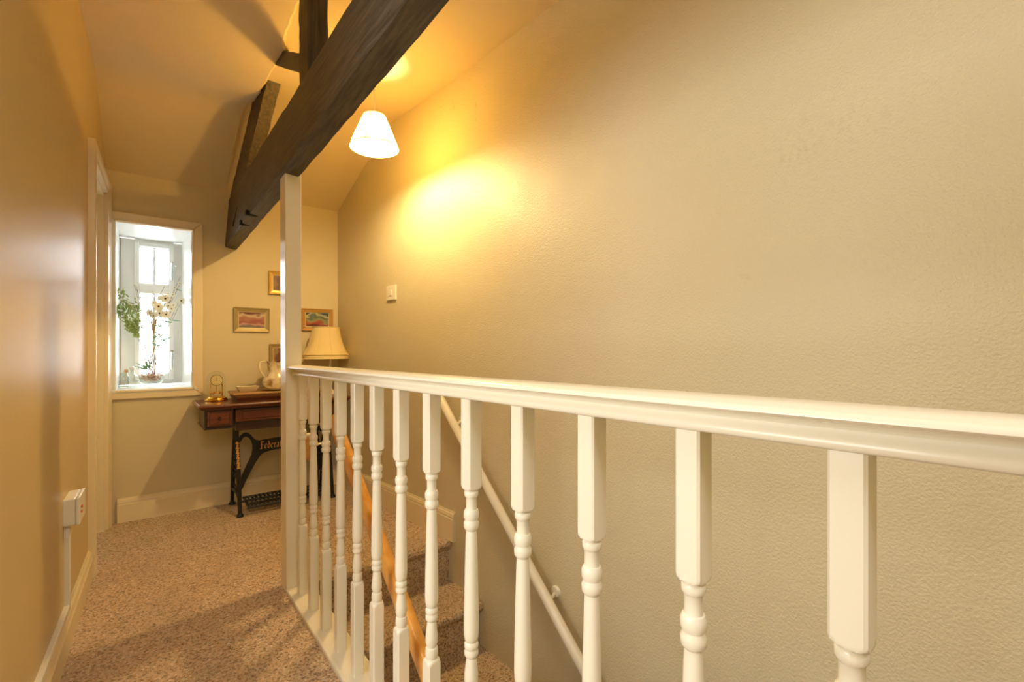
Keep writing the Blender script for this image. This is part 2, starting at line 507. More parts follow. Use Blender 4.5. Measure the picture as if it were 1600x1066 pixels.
# ceilings: flat, then sloping down to the back wall; the passage one ends in a ragged edge at the truss
def ceil_prof(zf, yc, zb):
    out = [(YF - 0.1, zf), (yc - 0.10, zf), (yc - 0.03, zf - 0.008), (yc + 0.04, zf - 0.045)]
    n = 5
    for i in range(1, n + 1):
        t = i / n
        y = yc + 0.04 + (YB + 0.06 - yc - 0.04) * t
        out.append((y, zf - 0.045 + (zb - 0.02 - zf + 0.045) * t))
    return out
c = MB(); rings = []
pr = ceil_prof(ZL, 3.33, 2.185)
dense = []
for (a, za), (b, zb) in zip(pr, pr[1:]):
    k = max(1, int((b - a) / 0.05))
    for i in range(k):
        dense.append((a + (b - a) * i / k, za + (zb - za) * i / k))
dense.append(pr[-1])
rnd = random.Random(3)
for y, z in dense:
    e = 0.552 + 0.012 * math.sin(y * 3.1) + (0.022 if 2.5 < y < 3.2 else 0) + rnd.uniform(-0.004, 0.004)
    if y > 3.2: e -= min(0.03, 0.06 * (y - 3.2))
    rings.append([(-0.6, y, z), (e - 0.012, y, z), (e, y, z + 0.010), (e, y, z + 0.06), (-0.6, y, z + 0.06)])
c.loft(rings, smooth=True)
tag(c.build('ceiling', M['ceil'], angle=25), kind='structure')
c = MB()
cols = [(0.505, 3.345), (0.60, 3.32), (0.75, 3.25), (0.95, 3.15), (1.15, 3.10), (1.45, 3.03), (1.75, 3.0)]
profs = [(x, ceil_prof(ZR, yc, 2.185)) for x, yc in cols]
c.loft([[(x, p[i][0], p[i][1]) for x, p in profs] + [(x, p[i][0], p[i][1] + 0.10) for x, p in profs[::-1]] for i in range(len(profs[0][1]))], smooth=True)
tag(c.build('ceiling', M['ceil'], angle=25), kind='structure')

# baseboards
def board_profile(h, t):
    return [(0, 0), (t, 0), (t, h - 0.040), (t - 0.004, h - 0.034), (t - 0.002, h - 0.028), (t - 0.006, h - 0.012), (t - 0.012, h - 0.006), (t - 0.013, h), (0, h)]
b = MB()
b.loft([[(wl(y) + d - 0.001, y, z) for d, z in board_profile(0.128, 0.02)] for y in (SY1 + 0.07, 3.022)], smooth=False)
tag(b.build('baseboard_left', M['trim']), kind='structure')
b = MB()
b.loft([[(x, YB - d + 0.001, z) for d, z in board_profile(0.150, 0.02)] for x in (-0.085, 1.285)], smooth=False)
tag(b.build('baseboard_back', M['trim']), kind='structure')
b = MB()
b.loft([[(wr(y) - d + 0.001, y, z) for d, z in board_profile(0.165, 0.022)] for y in (2.275, 2.35, 3.0, YB - 0.02)], smooth=False)
tag(b.build('baseboard_right', M['trim']), kind='structure')

# ------------------------------------------------------------------ door in the left wall
D = thing('door_1', 'narrow cream door frame at the end of the left wall', None, (wl(3.4), 3.42, 0), kind='structure')
def arch(y0, y1, z1, name='architrave'):
    m = MB()
    yo, yi = (y0, y1)
    m.loft([[(wl(y0) - 0.002, y0, z), (wl(y0) + 0.026, y0, z), (wl(y0) + 0.030, y0 + (y1 - y0) * .15, z), (wl(y0) + 0.030, y0 + (y1 - y0) * .55, z), (wl(y0) + 0.024, y0 + (y1 - y0) * .7, z),
             (wl(y1) + 0.020, y1, z), (wl(y1) - 0.002, y1, z)] for z in (0, z1)], smooth=False)
    return m.build(name, M['trim'], D)
arch(3.018, 3.092, 2.105)
arch(YB - 0.012, 3.742, 2.105)
m = MB()
m.loft([[(wl(y) - 0.002, y, 2.105), (wl(y) + 0.026, y, 2.105), (wl(y) + 0.030, y, 2.092), (wl(y) + 0.030, y, 2.062), (wl(y) + 0.022, y, 2.050), (wl(y) + 0.020, y, 2.033), (wl(y) - 0.002, y, 2.033)] for y in (3.05, YB - 0.012)], smooth=False)
m.build('architrave', M['trim'], D)
m = MB()
for (a, b_) in ((DY0 - 0.004, DY0 + 0.022), (DY1 - 0.022, DY1 + 0.004)):
    m.hexa([(wl(a) - 0.15, a, 0), (wl(a), a, 0), (wl(b_), b_, 0), (wl(b_) - 0.15, b_, 0), (wl(a) - 0.15, a, DH), (wl(a), a, DH), (wl(b_), b_, DH), (wl(b_) - 0.15, b_, DH)])
m.hexa([(wl(DY0) - 0.15, DY0, DH - 0.022), (wl(DY0), DY0, DH - 0.022), (wl(DY1), DY1, DH - 0.022), (wl(DY1) - 0.15, DY1, DH - 0.022),
        (wl(DY0) - 0.15, DY0, DH + 0.003), (wl(DY0), DY0, DH + 0.003), (wl(DY1), DY1, DH + 0.003), (wl(DY1) - 0.15, DY1, DH + 0.003)])
m.build('door_lining', M['trim'], D)
m = MB()
a, b_ = DY0 + 0.024, DY1 - 0.024
m.hexa([(wl(a) - 0.075, a, 0.006), (wl(a) - 0.035, a, 0.006), (wl(b_) - 0.035, b_, 0.006), (wl(b_) - 0.075, b_, 0.006),
        (wl(a) - 0.075, a, DH - 0.026), (wl(a) - 0.035, a, DH - 0.026), (wl(b_) - 0.035, b_, DH - 0.026), (wl(b_) - 0.075, b_, DH - 0.026)])
leaf = m.build('door_leaf', M['white'], D)
m = MB()
for z0, z1 in ((0.16, 0.84), (1.0, 1.9)):
    for (ya, yb) in ((a + 0.07, (a + b_) / 2 - 0.03), ((a + b_) / 2 + 0.03, b_ - 0.07)):
        m.hexa([(wl(ya) - 0.036, ya, z0), (wl(ya) - 0.031, ya, z0), (wl(yb) - 0.031, yb, z0), (wl(yb) - 0.036, yb, z0),
                (wl(ya) - 0.036, ya, z1), (wl(ya) - 0.031, ya, z1), (wl(yb) - 0.031, yb, z1), (wl(yb) - 0.036, yb, z1)])
m.build('door_panel', M['white'], leaf, bevel=0.003)
D2 = thing('door_2', 'cream frame of the open doorway to the side room', None, (wl(0.8), 0.78, 0), kind='structure')
for y0, y1 in ((SY0 - 0.065, SY0), (SY1, SY1 + 0.065)):
    m = MB(); m.hexa([(wl(y0) - 0.001, y0, 0), (wl(y0) + 0.025, y0, 0), (wl(y1) + 0.025, y1, 0), (wl(y1) - 0.001, y1, 0), (wl(y0) - 0.001, y0, 2.095), (wl(y0) + 0.025, y0, 2.095), (wl(y1) + 0.025, y1, 2.095), (wl(y1) - 0.001, y1, 2.095)])
    m.build('architrave', M['trim'], D2, bevel=0.005)
m = MB(); y0, y1 = SY0, SY1
m.hexa([(wl(y0) - 0.001, y0, 2.03), (wl(y0) + 0.025, y0, 2.03), (wl(y1) + 0.025, y1, 2.03), (wl(y1) - 0.001, y1, 2.03), (wl(y0) - 0.001, y0, 2.095), (wl(y0) + 0.025, y0, 2.095), (wl(y1) + 0.025, y1, 2.095), (wl(y1) - 0.001, y1, 2.095)])
m.build('architrave', M['trim'], D2, bevel=0.005)
# ------------------------------------------------------------------ window
Wn = thing('window_1', 'white casement window set deep in the back wall', None, (0.105, YB + 0.2, WZ0), kind='structure')
def casing(poly, name='casing'):
    m = MB(); m.prism(poly, (0, -0.022, 0)); return m.build(name, M['trim'], Wn, bevel=0.006, seg=2)
cx0, cx1, cz0, cz1 = WX0 - 0.055, 0.366, 0.772, 1.950
ox0, ox1, oz0, oz1 = WX0, WX1, WZ0, WZ1
yy = YB + 0.001
casing([(cx0, yy, cz1), (cx1, yy, cz1), (ox1, yy, oz1), (ox0, yy, oz1)])
casing([(cx0, yy, cz0), (cx1, yy, cz0), (ox1, yy, oz0), (ox0, yy, oz0)])
casing([(cx1, yy, cz0), (cx1, yy, cz1), (ox1, yy, oz1), (ox1, yy, oz0)])
m = MB()                                                     # inner bead of the casing
for p in (((ox0, oz1), (ox1, oz1), 0, 1), ((ox0, oz0), (ox1, oz0), 0, -1)):
    m.box(ox0, ox1 + 0.016, YB - 0.028, YB, oz1 + 0.004 if p[3] > 0 else oz0 - 0.016, oz1 + 0.016 if p[3] > 0 else oz0 - 0.004)
m.box(ox1 + 0.004, ox1 + 0.016, YB - 0.028, YB, oz0 - 0.016, oz1 + 0.016)
m.build('casing_bead', M['trim'], Wn, bevel=0.003)
YW = 4.25
m = MB()                                                     # reveal lining, slightly splayed
m.add([(ox1, YB - 0.005, oz0), (0.272, YW, oz0), (0.272, YW, oz1), (ox1, YB - 0.005, oz1), (ox1 + 0.03, YB - 0.005, oz0), (0.31, YW, oz0), (0.31, YW, oz1), (ox1 + 0.03, YB - 0.005, oz1)],
      [(0, 1, 2, 3), (7, 6, 5, 4), (0, 3, 7, 4), (1, 5, 6, 2), (3, 2, 6, 7), (0, 4, 5, 1)])
m.hexa([(ox0 - 0.03, YB - 0.005, oz0), (ox0, YB - 0.005, oz0), (ox0 + 0.012, YW, oz0), (ox0 - 0.03, YW, oz0), (ox0 - 0.03, YB - 0.005, oz1), (ox0, YB - 0.005, oz1), (ox0 + 0.012, YW, oz1), (ox0 - 0.03, YW, oz1)])
m.hexa([(ox0 - 0.03, YB - 0.005, oz1), (ox1 + 0.03, YB - 0.005, oz1), (ox1 + 0.03, YW, oz1 - 0.018), (ox0 - 0.03, YW, oz1 - 0.018), (ox0 - 0.03, YB - 0.005, oz1 + 0.02), (ox1 + 0.03, YB - 0.005, oz1 + 0.02), (ox1 + 0.03, YW, oz1 + 0.02), (ox0 - 0.03, YW, oz1 + 0.02)])
m.build('reveal_lining', M['white'], Wn)
m = MB(); m.box(ox0 - 0.03, ox1 + 0.03, YB - 0.024, YW + 0.02, oz0 - 0.022, oz0)
m.build('window_sill', M['white'], Wn, bevel=0.004)
gx0, gx1 = 0.028, 0.196
fx0, fx1, fz0, fz1 = -0.09, 0.285, 0.835, 1.868
kx0, kx1, kz0, kz1 = -0.002, 0.229, 0.862, 1.850
m = MB()                                                     # fixed frame
for bx in ((fx0, kx0 + .006, fz0, fz1), (kx1 - .006, fx1, fz0, fz1), (kx0, kx1, fz0, kz0 + .006), (kx0, kx1, kz1 - .006, fz1 + .01)):
    m.box(bx[0], bx[1], YW + 0.005, YW + 0.075, bx[2], bx[3])
m.box(fx0 + 0.016, fx0 + 0.022, YW - 0.004, YW + 0.01, fz0, fz1)
m.build('window_frame', M['white'], Wn, bevel=0.003)
m = MB()                                                     # opening casement
zt0, zt1 = 1.485, 1.556
for bx in ((kx0 + .002, gx0, kz0 + .002, kz1 - .002), (gx1, kx1 - .002, kz0 + .002, kz1 - .002), (gx0, gx1, kz0 + .002, 0.910), (gx0, gx1, zt0, zt1), (gx0, gx1, 1.816, kz1 - .002)):
    m.box(bx[0], bx[1], YW - 0.012, YW + 0.055, bx[2], bx[3])
cas = m.build('casement', M['white'], Wn, bevel=0.004)
for z0, z1 in ((0.910, zt0), (zt1, 1.816)):
    m = MB(); m.box(gx0 - 0.004, gx1 + 0.004, YW + 0.026, YW + 0.030, z0 - 0.004, z1 + 0.004)
    p = m.build('pane', M['pane'], cas)
M['gasket'] = mat('dark_gasket', lin(80, 76, 84), 0.6)
m = MB()
for z0, z1 in ((0.910, zt0), (zt1, 1.816)):
    t = 0.0028
    for bx in ((gx0, gx0 + t, z0, z1), (gx1 - t, gx1, z0, z1), (gx0, gx1, z0, z0 + t), (gx0, gx1, z1 - t, z1)):
        m.box(bx[0], bx[1], YW + 0.006, YW + 0.024, bx[2], bx[3])
m.build('gasket', M['gasket'], cas)
M['leadwhite'] = mat('white_glazing_bar', lin(238, 242, 240), 0.4)
for z0, z1 in ((0.911, zt0 - 0.001), (zt1 + 0.001, 1.815)):
    m = MB(); m.box(0.105, 0.121, YW + 0.006, YW + 0.0255, z0, z1); m.build('glazing_bar', M['leadwhite'], cas)
m = MB(); m.box(gx0 + .003, gx1 - .003, YW + 0.020, YW + 0.0255, 1.188, 1.1935); m.build('glazing_bar', M['leadwhite'], cas)
for zt in (1.724, 1.077):                                    # casement handles
    m = MB()
    m.box(0.207, 0.223, YW - 0.022, YW - 0.012, zt - 0.05, zt + 0.004)
    m.tube([(0.215, YW - 0.015, zt - 0.02), (0.215, YW - 0.045, zt - 0.02)], 0.008, 8)
    m.tube([(0.215, YW - 0.042, zt - 0.012), (0.214, YW - 0.046, zt - 0.06), (0.212, YW - 0.044, zt - 0.135)], [0.008, 0.008, 0.006], 8)
    m.tube([(0.215, YW - 0.042, zt - 0.03), (0.236, YW - 0.036, zt - 0.032)], 0.005, 6)
    m.build('handle', M['chrome'], cas)

# ------------------------------------------------------------------ staircase
ST = thing('staircase', 'carpeted staircase going down between the balustrade and the right wall', 'stairs', (1.0, 2.3, -0.3))
RISE, GOING = 0.238, 0.292
for i in range(1, 9):
    zt = -RISE * i; y1 = 2.345 - GOING * (i - 1); y0 = y1 - GOING
    prof = [(y1, zt - RISE - 0.02), (y0 + 0.0, zt - RISE - 0.02), (y0 + 0.002, zt - 0.05), (y0 - 0.026, zt - 0.045), (y0 - 0.037, zt - 0.028), (y0 - 0.032, zt - 0.010), (y0 - 0.018, zt - 0.001), (y0, zt), (y1, zt)]
    m = MB()
    m.loft([[(x, y, z) for y, z in prof] for x in (0.602, wr(y0) - 0.004)], smooth=True)
    m.build('step', M['carpet'], ST, angle=50)

# ------------------------------------------------------------------ balustrade
BX = 0.5775
BA = thing('balustrade', 'white turned balustrade with moulded handrail along the stairwell edge', 'balustrade', (BX, 1.2, 0))
def rz(y): return -0.0100 * y                                 # the handrail falls slightly towards the back
hp_l = [(-0.022, 0.997), (-0.0255, 1.000), (-0.0265, 1.005), (-0.0245, 1.010), (-0.019, 1.0135), (-0.0165, 1.018), (-0.020, 1.0235), (-0.034, 1.0265), (-0.043, 1.0285), (-0.046, 1.0315), (-0.0455, 1.0355), (-0.041, 1.0385),
        (-0.034, 1.0395), (-0.032, 1.0408), (-0.015, 1.0430)]
hp = hp_l + [(0.0, 1.0435)] + [(-x, z) for x, z in hp_l[::-1]]
m = MB()
m.loft([[(BX + x, y, z + rz(y)) for x, z in hp] for y in (-0.6, 0.5, 1.4, 2.27)], smooth=True)
m.build('handrail', M['gloss'], BA, angle=50)
m = MB()
m.loft([[(x, y, z) for x, z in ((0.529, -0.002), (0.529, 0.012), (0.531, 0.016), (0.538, 0.018), (0.63, 0.018), (0.634, 0.014), (0.634, -0.20), (0.602, -0.20), (0.602, -0.002))] for y in (-1.0, 2.365)], smooth=False)
m.build('base_rail', M['gloss'], BA)
m = MB()
m.hexa([(0.530, 2.27, 0), (0.596, 2.27, 0), (0.596, 2.365, 0), (0.530, 2.365, 0), (0.524, 2.27, 1.887), (0.592, 2.27, 1.892), (0.592, 2.365, 1.885), (0.524, 2.365, 1.880)])
tag(m.build('newel_post', M['gloss'], BA, bevel=0.003), 'tall square cream post reaching from floor to tie beam')
# baluster: square ends with shouldered transitions, turned middle
def sq_ring(h, z, c=0.0012):
    return [(-h + c, -h), (h - c, -h), (h, -h + c), (h, h - c), (h - c, h), (-h + c, h), (-h, h - c), (-h, -h + c)]
m = MB()
h = 0.0175
def ring_sq(hh, z, n=32):
    out = []
    for k in range(n):
        a = 2 * PI * (k + 0.5) / n
        ca, sa = math.cos(a), math.sin(a); s = hh / max(abs(ca), abs(sa))
        out.append((ca * s, sa * s, z))
    return out
def ring_c(r, z, n=32):
    return [(r * math.cos(2 * PI * (k + 0.5) / n), r * math.sin(2 * PI * (k + 0.5) / n), z) for k in range(n)]
def ring_mix(hh, r, z, n=32):
    return [(a[0] * min(1, r / math.hypot(a[0], a[1])), a[1] * min(1, r / math.hypot(a[0], a[1])), z) for a in ring_sq(hh, z, n)]
Rg = []
for z in (0.017, 0.318): Rg.append(ring_sq(h, z))
for r, z in ((0.0238, 0.3215), (0.0215, 0.3265), (0.0190, 0.3305), (0.0165, 0.3330)): Rg.append(ring_mix(h, r, z))
turn = [(0.0125, 0.335), (0.0148, 0.337), (0.0158, 0.344), (0.0158, 0.354), (0.0145, 0.360), (0.0120, 0.362), (0.0130, 0.366), (0.0158, 0.375), (0.0150, 0.392), (0.0118, 0.420), (0.0108, 0.4265),
        (0.0132, 0.428), (0.0155, 0.432), (0.0155, 0.440), (0.0135, 0.4435), (0.0135, 0.4450), (0.0155, 0.448), (0.0155, 0.456), (0.0132, 0.460), (0.0125, 0.461), (0.0142, 0.463), (0.0162, 0.474),
        (0.0168, 0.490), (0.0162, 0.540), (0.0145, 0.62), (0.0126, 0.69), (0.0116, 0.704), (0.0130, 0.7055), (0.0165, 0.710), (0.0168, 0.721), (0.0140, 0.7265), (0.0140, 0.7275), (0.0168, 0.733), (0.0168, 0.744), (0.0145, 0.7495), (0.0122, 0.7505),
        (0.0118, 0.755), (0.0118, 0.775), (0.0128, 0.7765), (0.0155, 0.781), (0.0155, 0.789), (0.0140, 0.792), (0.0120, 0.7935)]
for r, z in turn: Rg.append(ring_c(r, z))
for r, z in ((0.0172, 0.7945), (0.0200, 0.7960), (0.0222, 0.7990), (0.0240, 0.8035)): Rg.append(ring_mix(h, r, z))
for z in (0.806, 1.002): Rg.append(ring_sq(h, z))
m.loft(Rg, smooth=True)
bal0 = None
ysb = [0.1416, 0.318, 0.4955, 0.669, 0.8445, 1.0215, 1.193, 1.3615, 1.522, 1.685, 1.850, 2.013, 2.176]
for i, y in enumerate(ysb):
    L = (BX, y + 0.0175, 0)
    if bal0 is None:
        bal0 = MB(); bal0.v = [v + Vector(L) for v in m.v]; bal0.f = m.f; bal0.sm = m.sm
        bal0 = bal0.build('baluster', M['gloss'], BA, angle=38, loc=L)
        bloc = bal0.location.copy()
    else:
        child_copy(bal0, BA, bloc + Vector((0, y - ysb[0], rz(y) * 0.6)))
m = MB()
m.tube([(BX + 0.012, 2.20, 0.712), (BX + 0.045, 2.225, 0.705), (BX + 0.056, 2.232, 0.703)], [0.006, 0.009, 0.005], 8)
tag(m.build('peg', M['gloss'], BA), 'small turned peg on the farthest baluster')
m = MB()
m.tube([(BX + 0.012, 2.045, 0.692), (BX + 0.060, 2.085, 0.690)], [0.0045, 0.0045], 8)
tag(m.build('peg', M['gloss'], BA), 'thin peg on the second farthest baluster')
# pine board hanging on the stair side of the farthest baluster
m = MB(); m.box(0.622, 0.632, 2.19, 2.34, 0.580, 0.690)
m.tube([(0.627, 2.225, 0.688), (0.627, 2.228, 0.700)], 0.003, 6)
tag(m.build('wooden_board', M['pine'], bevel=0.003, loc=(0.627, 2.265, 0.58)), 'small pale pine board hung behind the farthest baluster next to the newel post', 'board')

# ------------------------------------------------------------------ stair handrails
pa = Vector((0.645, 1.97, 0.835)); pb = Vector((0.645, 0.30, -0.45))
dirp = (pb - pa).normalized(); nrm = Vector((0, -dirp.z, dirp.y)).normalized()
if nrm.z < 0: nrm = -nrm
PR = thing('stair_handrail', 'orange pine plank handrail sloping down behind the white balusters', 'handrail', (0.645, 1.2, 0.2))
prof = []
for k in range(16):
    a = 2 * PI * k / 16
    u = 0.017 * (abs(math.cos(a)) ** 0.5) * (1 if math.cos(a) >= 0 else -1)
    v = 0.036 * (abs(math.sin(a)) ** 0.5) * (1 if math.sin(a) >= 0 else -1)
    prof.append(Vector((u, 0, 0)) + nrm * (v - 0.036))
m = MB()
m.loft([[pa - dirp * -0.012 + q * 0.75 for q in prof], [pa + dirp * 0.03 + q for q in prof], [pb + q for q in prof]], smooth=True)
m.build('rail', M['pine'], PR, angle=50)
# right wall
ra = Vector((wr(2.42) - 0.062, 2.42, 0.895)); rb = Vector((wr(0.6) - 0.062, 0.62, -0.80))
RR = thing('stair_handrail', 'cream painted round handrail on brackets sloping down the right wall', 'handrail', (1.38, 1.6, 0.1))
m = MB(); m.tube([ra, ra.lerp(rb, .02), ra.lerp(rb, .3), ra.lerp(rb, .6), rb], [0.014, 0.023, 0.023, 0.023, 0.023], 16)
m.build('rail', M['gloss'], RR)
for t in (0.115, 0.512, 0.9):
    q = ra.lerp(rb, t); m = MB(); xw = wr(q.y)
    m.tube([(xw + 0.001, q.y, q.z - 0.005), (xw - 0.012, q.y, q.z - 0.005)], [0.026, 0.022], 16)
    m.tube([(xw - 0.010, q.y, q.z - 0.010), (xw - 0.04, q.y, q.z - 0.035), (q.x, q.y, q.z - 0.018)], 0.008, 8)
    m.build('rail_bracket', M['gloss'], RR)

# ------------------------------------------------------------------ roof truss
TR = thing('roof_truss', 'dark old timber truss with tie beam above the balustrade', 'timber truss', (0.55, 2.3, 1.85))
def rough(m, amp, seed, cuts=0.09):
    """slightly uneven, hand hewn edges: subdivide long hexa along its first axis"""
    return m
def beam(p0, p1, name, mt, n=16, amp=0.004, seed=1, lab=None):
    """p0, p1: four corners each end"""
    r = random.Random(seed); rings = []
    p0 = [Vector(p) for p in p0]; p1 = [Vector(p) for p in p1]
    for i in range(n + 1):
        t = i / n; cs = [a.lerp(b, t) for a, b in zip(p0, p1)]
        ce = sum(cs, Vector()) / 4; ring = []
        for k in range(4):
            a, b2 = cs[k], cs[(k + 1) % 4]
            ins = 0.035
            j = Vector((r.uniform(-1, 1), r.uniform(-1, 1), r.uniform(-1, 1))) * amp
            e1 = a.lerp(cs[k - 1], ins) ; e2 = a.lerp(b2, ins)
            ring += [e1 + j, e2 + j * 0.8, a.lerp(b2, 0.5) + Vector((r.uniform(-1, 1), 0, r.uniform(-1, 1))) * amp * 0.6]
        rings.append(ring)
    m = MB(); m.loft(rings, smooth=True)
    o = m.build(name, mt, TR, angle=28)
    if lab: o['label'] = lab
    return o
bl0, br0 = at_y(351.4, 386, 3.842), at_y(370, 391, 3.842)
bl1, br1 = at_x(634.5, 0, 0.511), at_x(706, 0, 0.596)
def ext(a, b, y):
    t = (y - a.y) / (b.y - a.y); return a + (b - a) * t
ye = -0.9
tl0 = at_y(357.5, 311, 3.842); tl1 = at_x(548, 0, 0.511)
tl1e = ext(tl0, tl1, ye); bl1e = ext(bl0, bl1, ye); br1e = ext(br0, br1, ye)
tr0 = Vector((br0.x, 3.842, tl0.z)); tr1e = Vector((br1e.x, ye, tl1e.z))
beam([bl0, br0, tr0, tl0], [bl1e, br1e, tr1e, tl1e], 'tie_beam', M['oak_y'], n=70, amp=0.0016, seed=4)
M['dark'] = mat('dark_notch', lin(20, 17, 13), 0.9)
for (pa_, pb_) in (((383, 344), (404, 353)), ((374, 356), (393, 365))):
    a = at_z(*pa_, 1.812); b_ = at_z(*pb_, 1.812)
    zt = bl0.z + (bl1.z - bl0.z) * (a.y - bl0.y) / (bl1.y - bl0.y)
    m = MB(); m.box(a.x + 0.002, br0.x + 0.004, a.y - 0.014, a.y + 0.014, zt - 0.006, zt + 0.02); m.build('notch', M['dark'], TR)
beam([(0.515, 1.886, 2.02), (0.592, 1.886, 2.02), (0.592, 2.003, 2.02), (0.515, 2.003, 2.02)], [(0.512, 1.880, 2.66), (0.590, 1.880, 2.66), (0.590, 2.004, 2.66), (0.512, 2.004, 2.66)], 'king_post', M['oak_z'], n=18, amp=0.002, seed=8)
U0 = at_x(377.5, 289, 0.520); U1 = at_z(415, 133, 2.60)
wd = Vector((0.074, 0, 0))
L0 = at_y(358, 310, 3.83); L1 = at_y(392.5, 165, 3.25)
U0e = ext(U1, U0, 3.50); L0e = ext(L1, L0, 3.80)
U1e = U1 + (U1 - U0) * 0.10; L1e = L1 + (L1 - L0) * 0.15
beam([U0e, U0e + wd, L0e + wd, L0e], [U1e, U1e + wd, L1e + wd, L1e], 'principal_rafter', M['oak_y'], n=24, amp=0.002, seed=5)
S0 = at_x(466, 113, 0.545); S1 = at_z(428.5, 101, 2.60); S0t = at_x(467, 82, 0.545); S1t = at_z(439, 79, 2.61)
dx = Vector((0.055, 0.0, 0))
back = (S0 - S1) * 0.25
beam([S0 + back, S0 + dx + back, S0t + dx + back, S0t + back], [S1, S1 + dx, S1t + dx, S1t], 'strut', M['oak_y'], n=8, amp=0.002, seed=6)

# ------------------------------------------------------------------ pendant lamp
LX, LY = 1.0, 2.42
PL = thing('pendant_lamp', 'lit cream cone shade hanging on a cord over the stairs', 'pendant lamp', (LX, LY, 2.2))
zb, zt, rb_, rt_ = 2.166, 2.335, 0.127, 0.058
n = 40
m = MB()
def circ(r, z): return [(LX + r * math.cos(2 * PI * k / n), LY + r * math.sin(2 * PI * k / n), z) for k in range(n)]
m.loft([circ(rb_, zb), circ((rb_ + rt_) / 2, (zb + zt) / 2), circ(rt_, zt)], caps=False)
m.build('lamp_shade', M['shade'], PL)
for r, z in ((rb_, zb), (rt_, zt)):
    m = MB()
    m.loft([[(LX + (r + 0.0016 * math.cos(a)) * math.cos(2 * PI * k / n), LY + (r + 0.0016 * math.cos(a)) * math.sin(2 * PI * k / n), z + 0.0028 * math.sin(a)) for a in (0, PI / 2, PI, 3 * PI / 2)] for k in range(n + 1)], caps=False)
    m.build('shade_trim', M['seam'], PL)
m = MB(); th = math.radians(226); w_ = 0.035
def rim(r, a, z): return (LX + r * math.cos(a), LY + r * math.sin(a), z)
m.loft([[rim(rb_ + .0012, th, zb), rim(rb_ + .0012, th + w_, zb), rim(rb_ + .003, th + w_, zb), rim(rb_ + .003, th, zb)],
        [rim(rt_ + .0012, th, zt), rim(rt_ + .0012, th + w_ * 1.6, zt), rim(rt_ + .003, th + w_ * 1.6, zt), rim(rt_ + .003, th, zt)]], smooth=False)
m.build('shade_seam', M['seam'], PL)
m = MB(); m.tube([(LX, LY, 2.315), (LX, LY, ZR + 0.002)], 0.003, 8); m.build('cord', M['plastic'], PL)
m = MB(); m.lathe([(0.018, 2.245), (0.018, 2.29), (0.012, 2.305), (0.006, 2.32)], (LX, LY, 0), 16); m.build('lamp_holder', M['plastic'], PL)
m = MB()
for k in range(3):
    a = 2 * PI * k / 3 + 0.4
    m.tube([(LX + 0.016 * math.cos(a), LY + 0.016 * math.sin(a), 2.285), rim(rt_ - 0.001, a, zt - 0.001)], 0.0015, 6)
m.build('shade_carrier', M['chrome'], PL)
m = MB(); m.ball((LX, LY, 2.200), 0.030, 0.030, 0.038, 16, 10); m.build('bulb', M['bulb'], PL)
m = MB(); m.lathe([(0.045, ZR - 0.028), (0.05, ZR - 0.012), (0.05, ZR + 0.002)], (LX, LY, 0), 24); m.build('ceiling_rose', M['plastic'], PL)

# ------------------------------------------------------------------ treadle table
TT = thing('treadle_table', 'old treadle sewing table with wooden top and black iron legs against the back wall', 'sewing table', (0.83, 3.63, 0))
TX0, TX1, TY0, TY1, TZ0, TZ1 = 0.302, 1.235, 3.415, 3.815, 0.712, 0.744
def slab(x0, x1, y0, y1, z0, z1):
    m = MB()
    m.loft([[(x0 + i, y0 + i, z), (x1 - i, y0 + i, z), (x1 - i, y1 - i, z), (x0 + i, y1 - i, z)] for i, z in ((0.016, z0), (0.012, z0 + 0.008), (0.002, z0 + 0.016), (0.0, z0 + 0.022), (0.004, z1 - 0.002), (0.008, z1))], smooth=False)
    return m
slab(TX0, TX1, TY0, TY1, TZ0, TZ1).build('tabletop', M['mahog'], TT)
slab(0.516, 1.085, 3.53, 3.795, 0.7445, 0.770).build('folded_leaf', M['mahog'], TT)
slab(0.504, 1.095, 3.52, 3.80, 0.770, 0.797).build('folded_leaf', M['lidwood'], TT)
# drawer case at the left end
m = MB(); m.box(0.338, 0.494, 3.462, 3.80, 0.592, 0.713)
m.box(0.334, 0.498, 3.458, 3.804, 0.586, 0.596)
m.build('drawer_case', M['mahog_d'], TT, bevel=0.003)
m = MB(); m.box(0.352, 0.482, 3.448, 3.464, 0.606, 0.702)
dr = m.build('drawer', M['mahog'], TT, bevel=0.004)
m = MB()
for b_ in ((0.362, 0.472, 0.614, 0.618), (0.362, 0.472, 0.690, 0.694), (0.362, 0.366, 0.618, 0.690), (0.468, 0.472, 0.618, 0.690)):
    m.box(b_[0], b_[1], 3.4445, 3.449, b_[2], b_[3])
m.build('moulding', M['mahog_d'], dr)
m = MB(); m.tube([(0.417, 3.449, 0.654), (0.417, 3.436, 0.654), (0.417, 3.430, 0.654)], [0.006, 0.011, 0.007], 12); m.build('knob', M['mahog_d'], dr)
# machine well behind a long front panel
m = MB(); m.box(0.512, 1.17, 3.49, 3.80, 0.560, 0.713); m.build('machine_well', M['mahog_d'], TT)
m = MB(); m.box(0.505, 1.18, 3.462, 3.49, 0.622, 0.700)
fp = m.build('front_panel', M['mahog'], TT, bevel=0.003)
m = MB(); m.box(0.545, 1.14, 3.456, 3.464, 0.638, 0.686); m.build('raised_field', M['mahog'], fp, bevel=0.004)
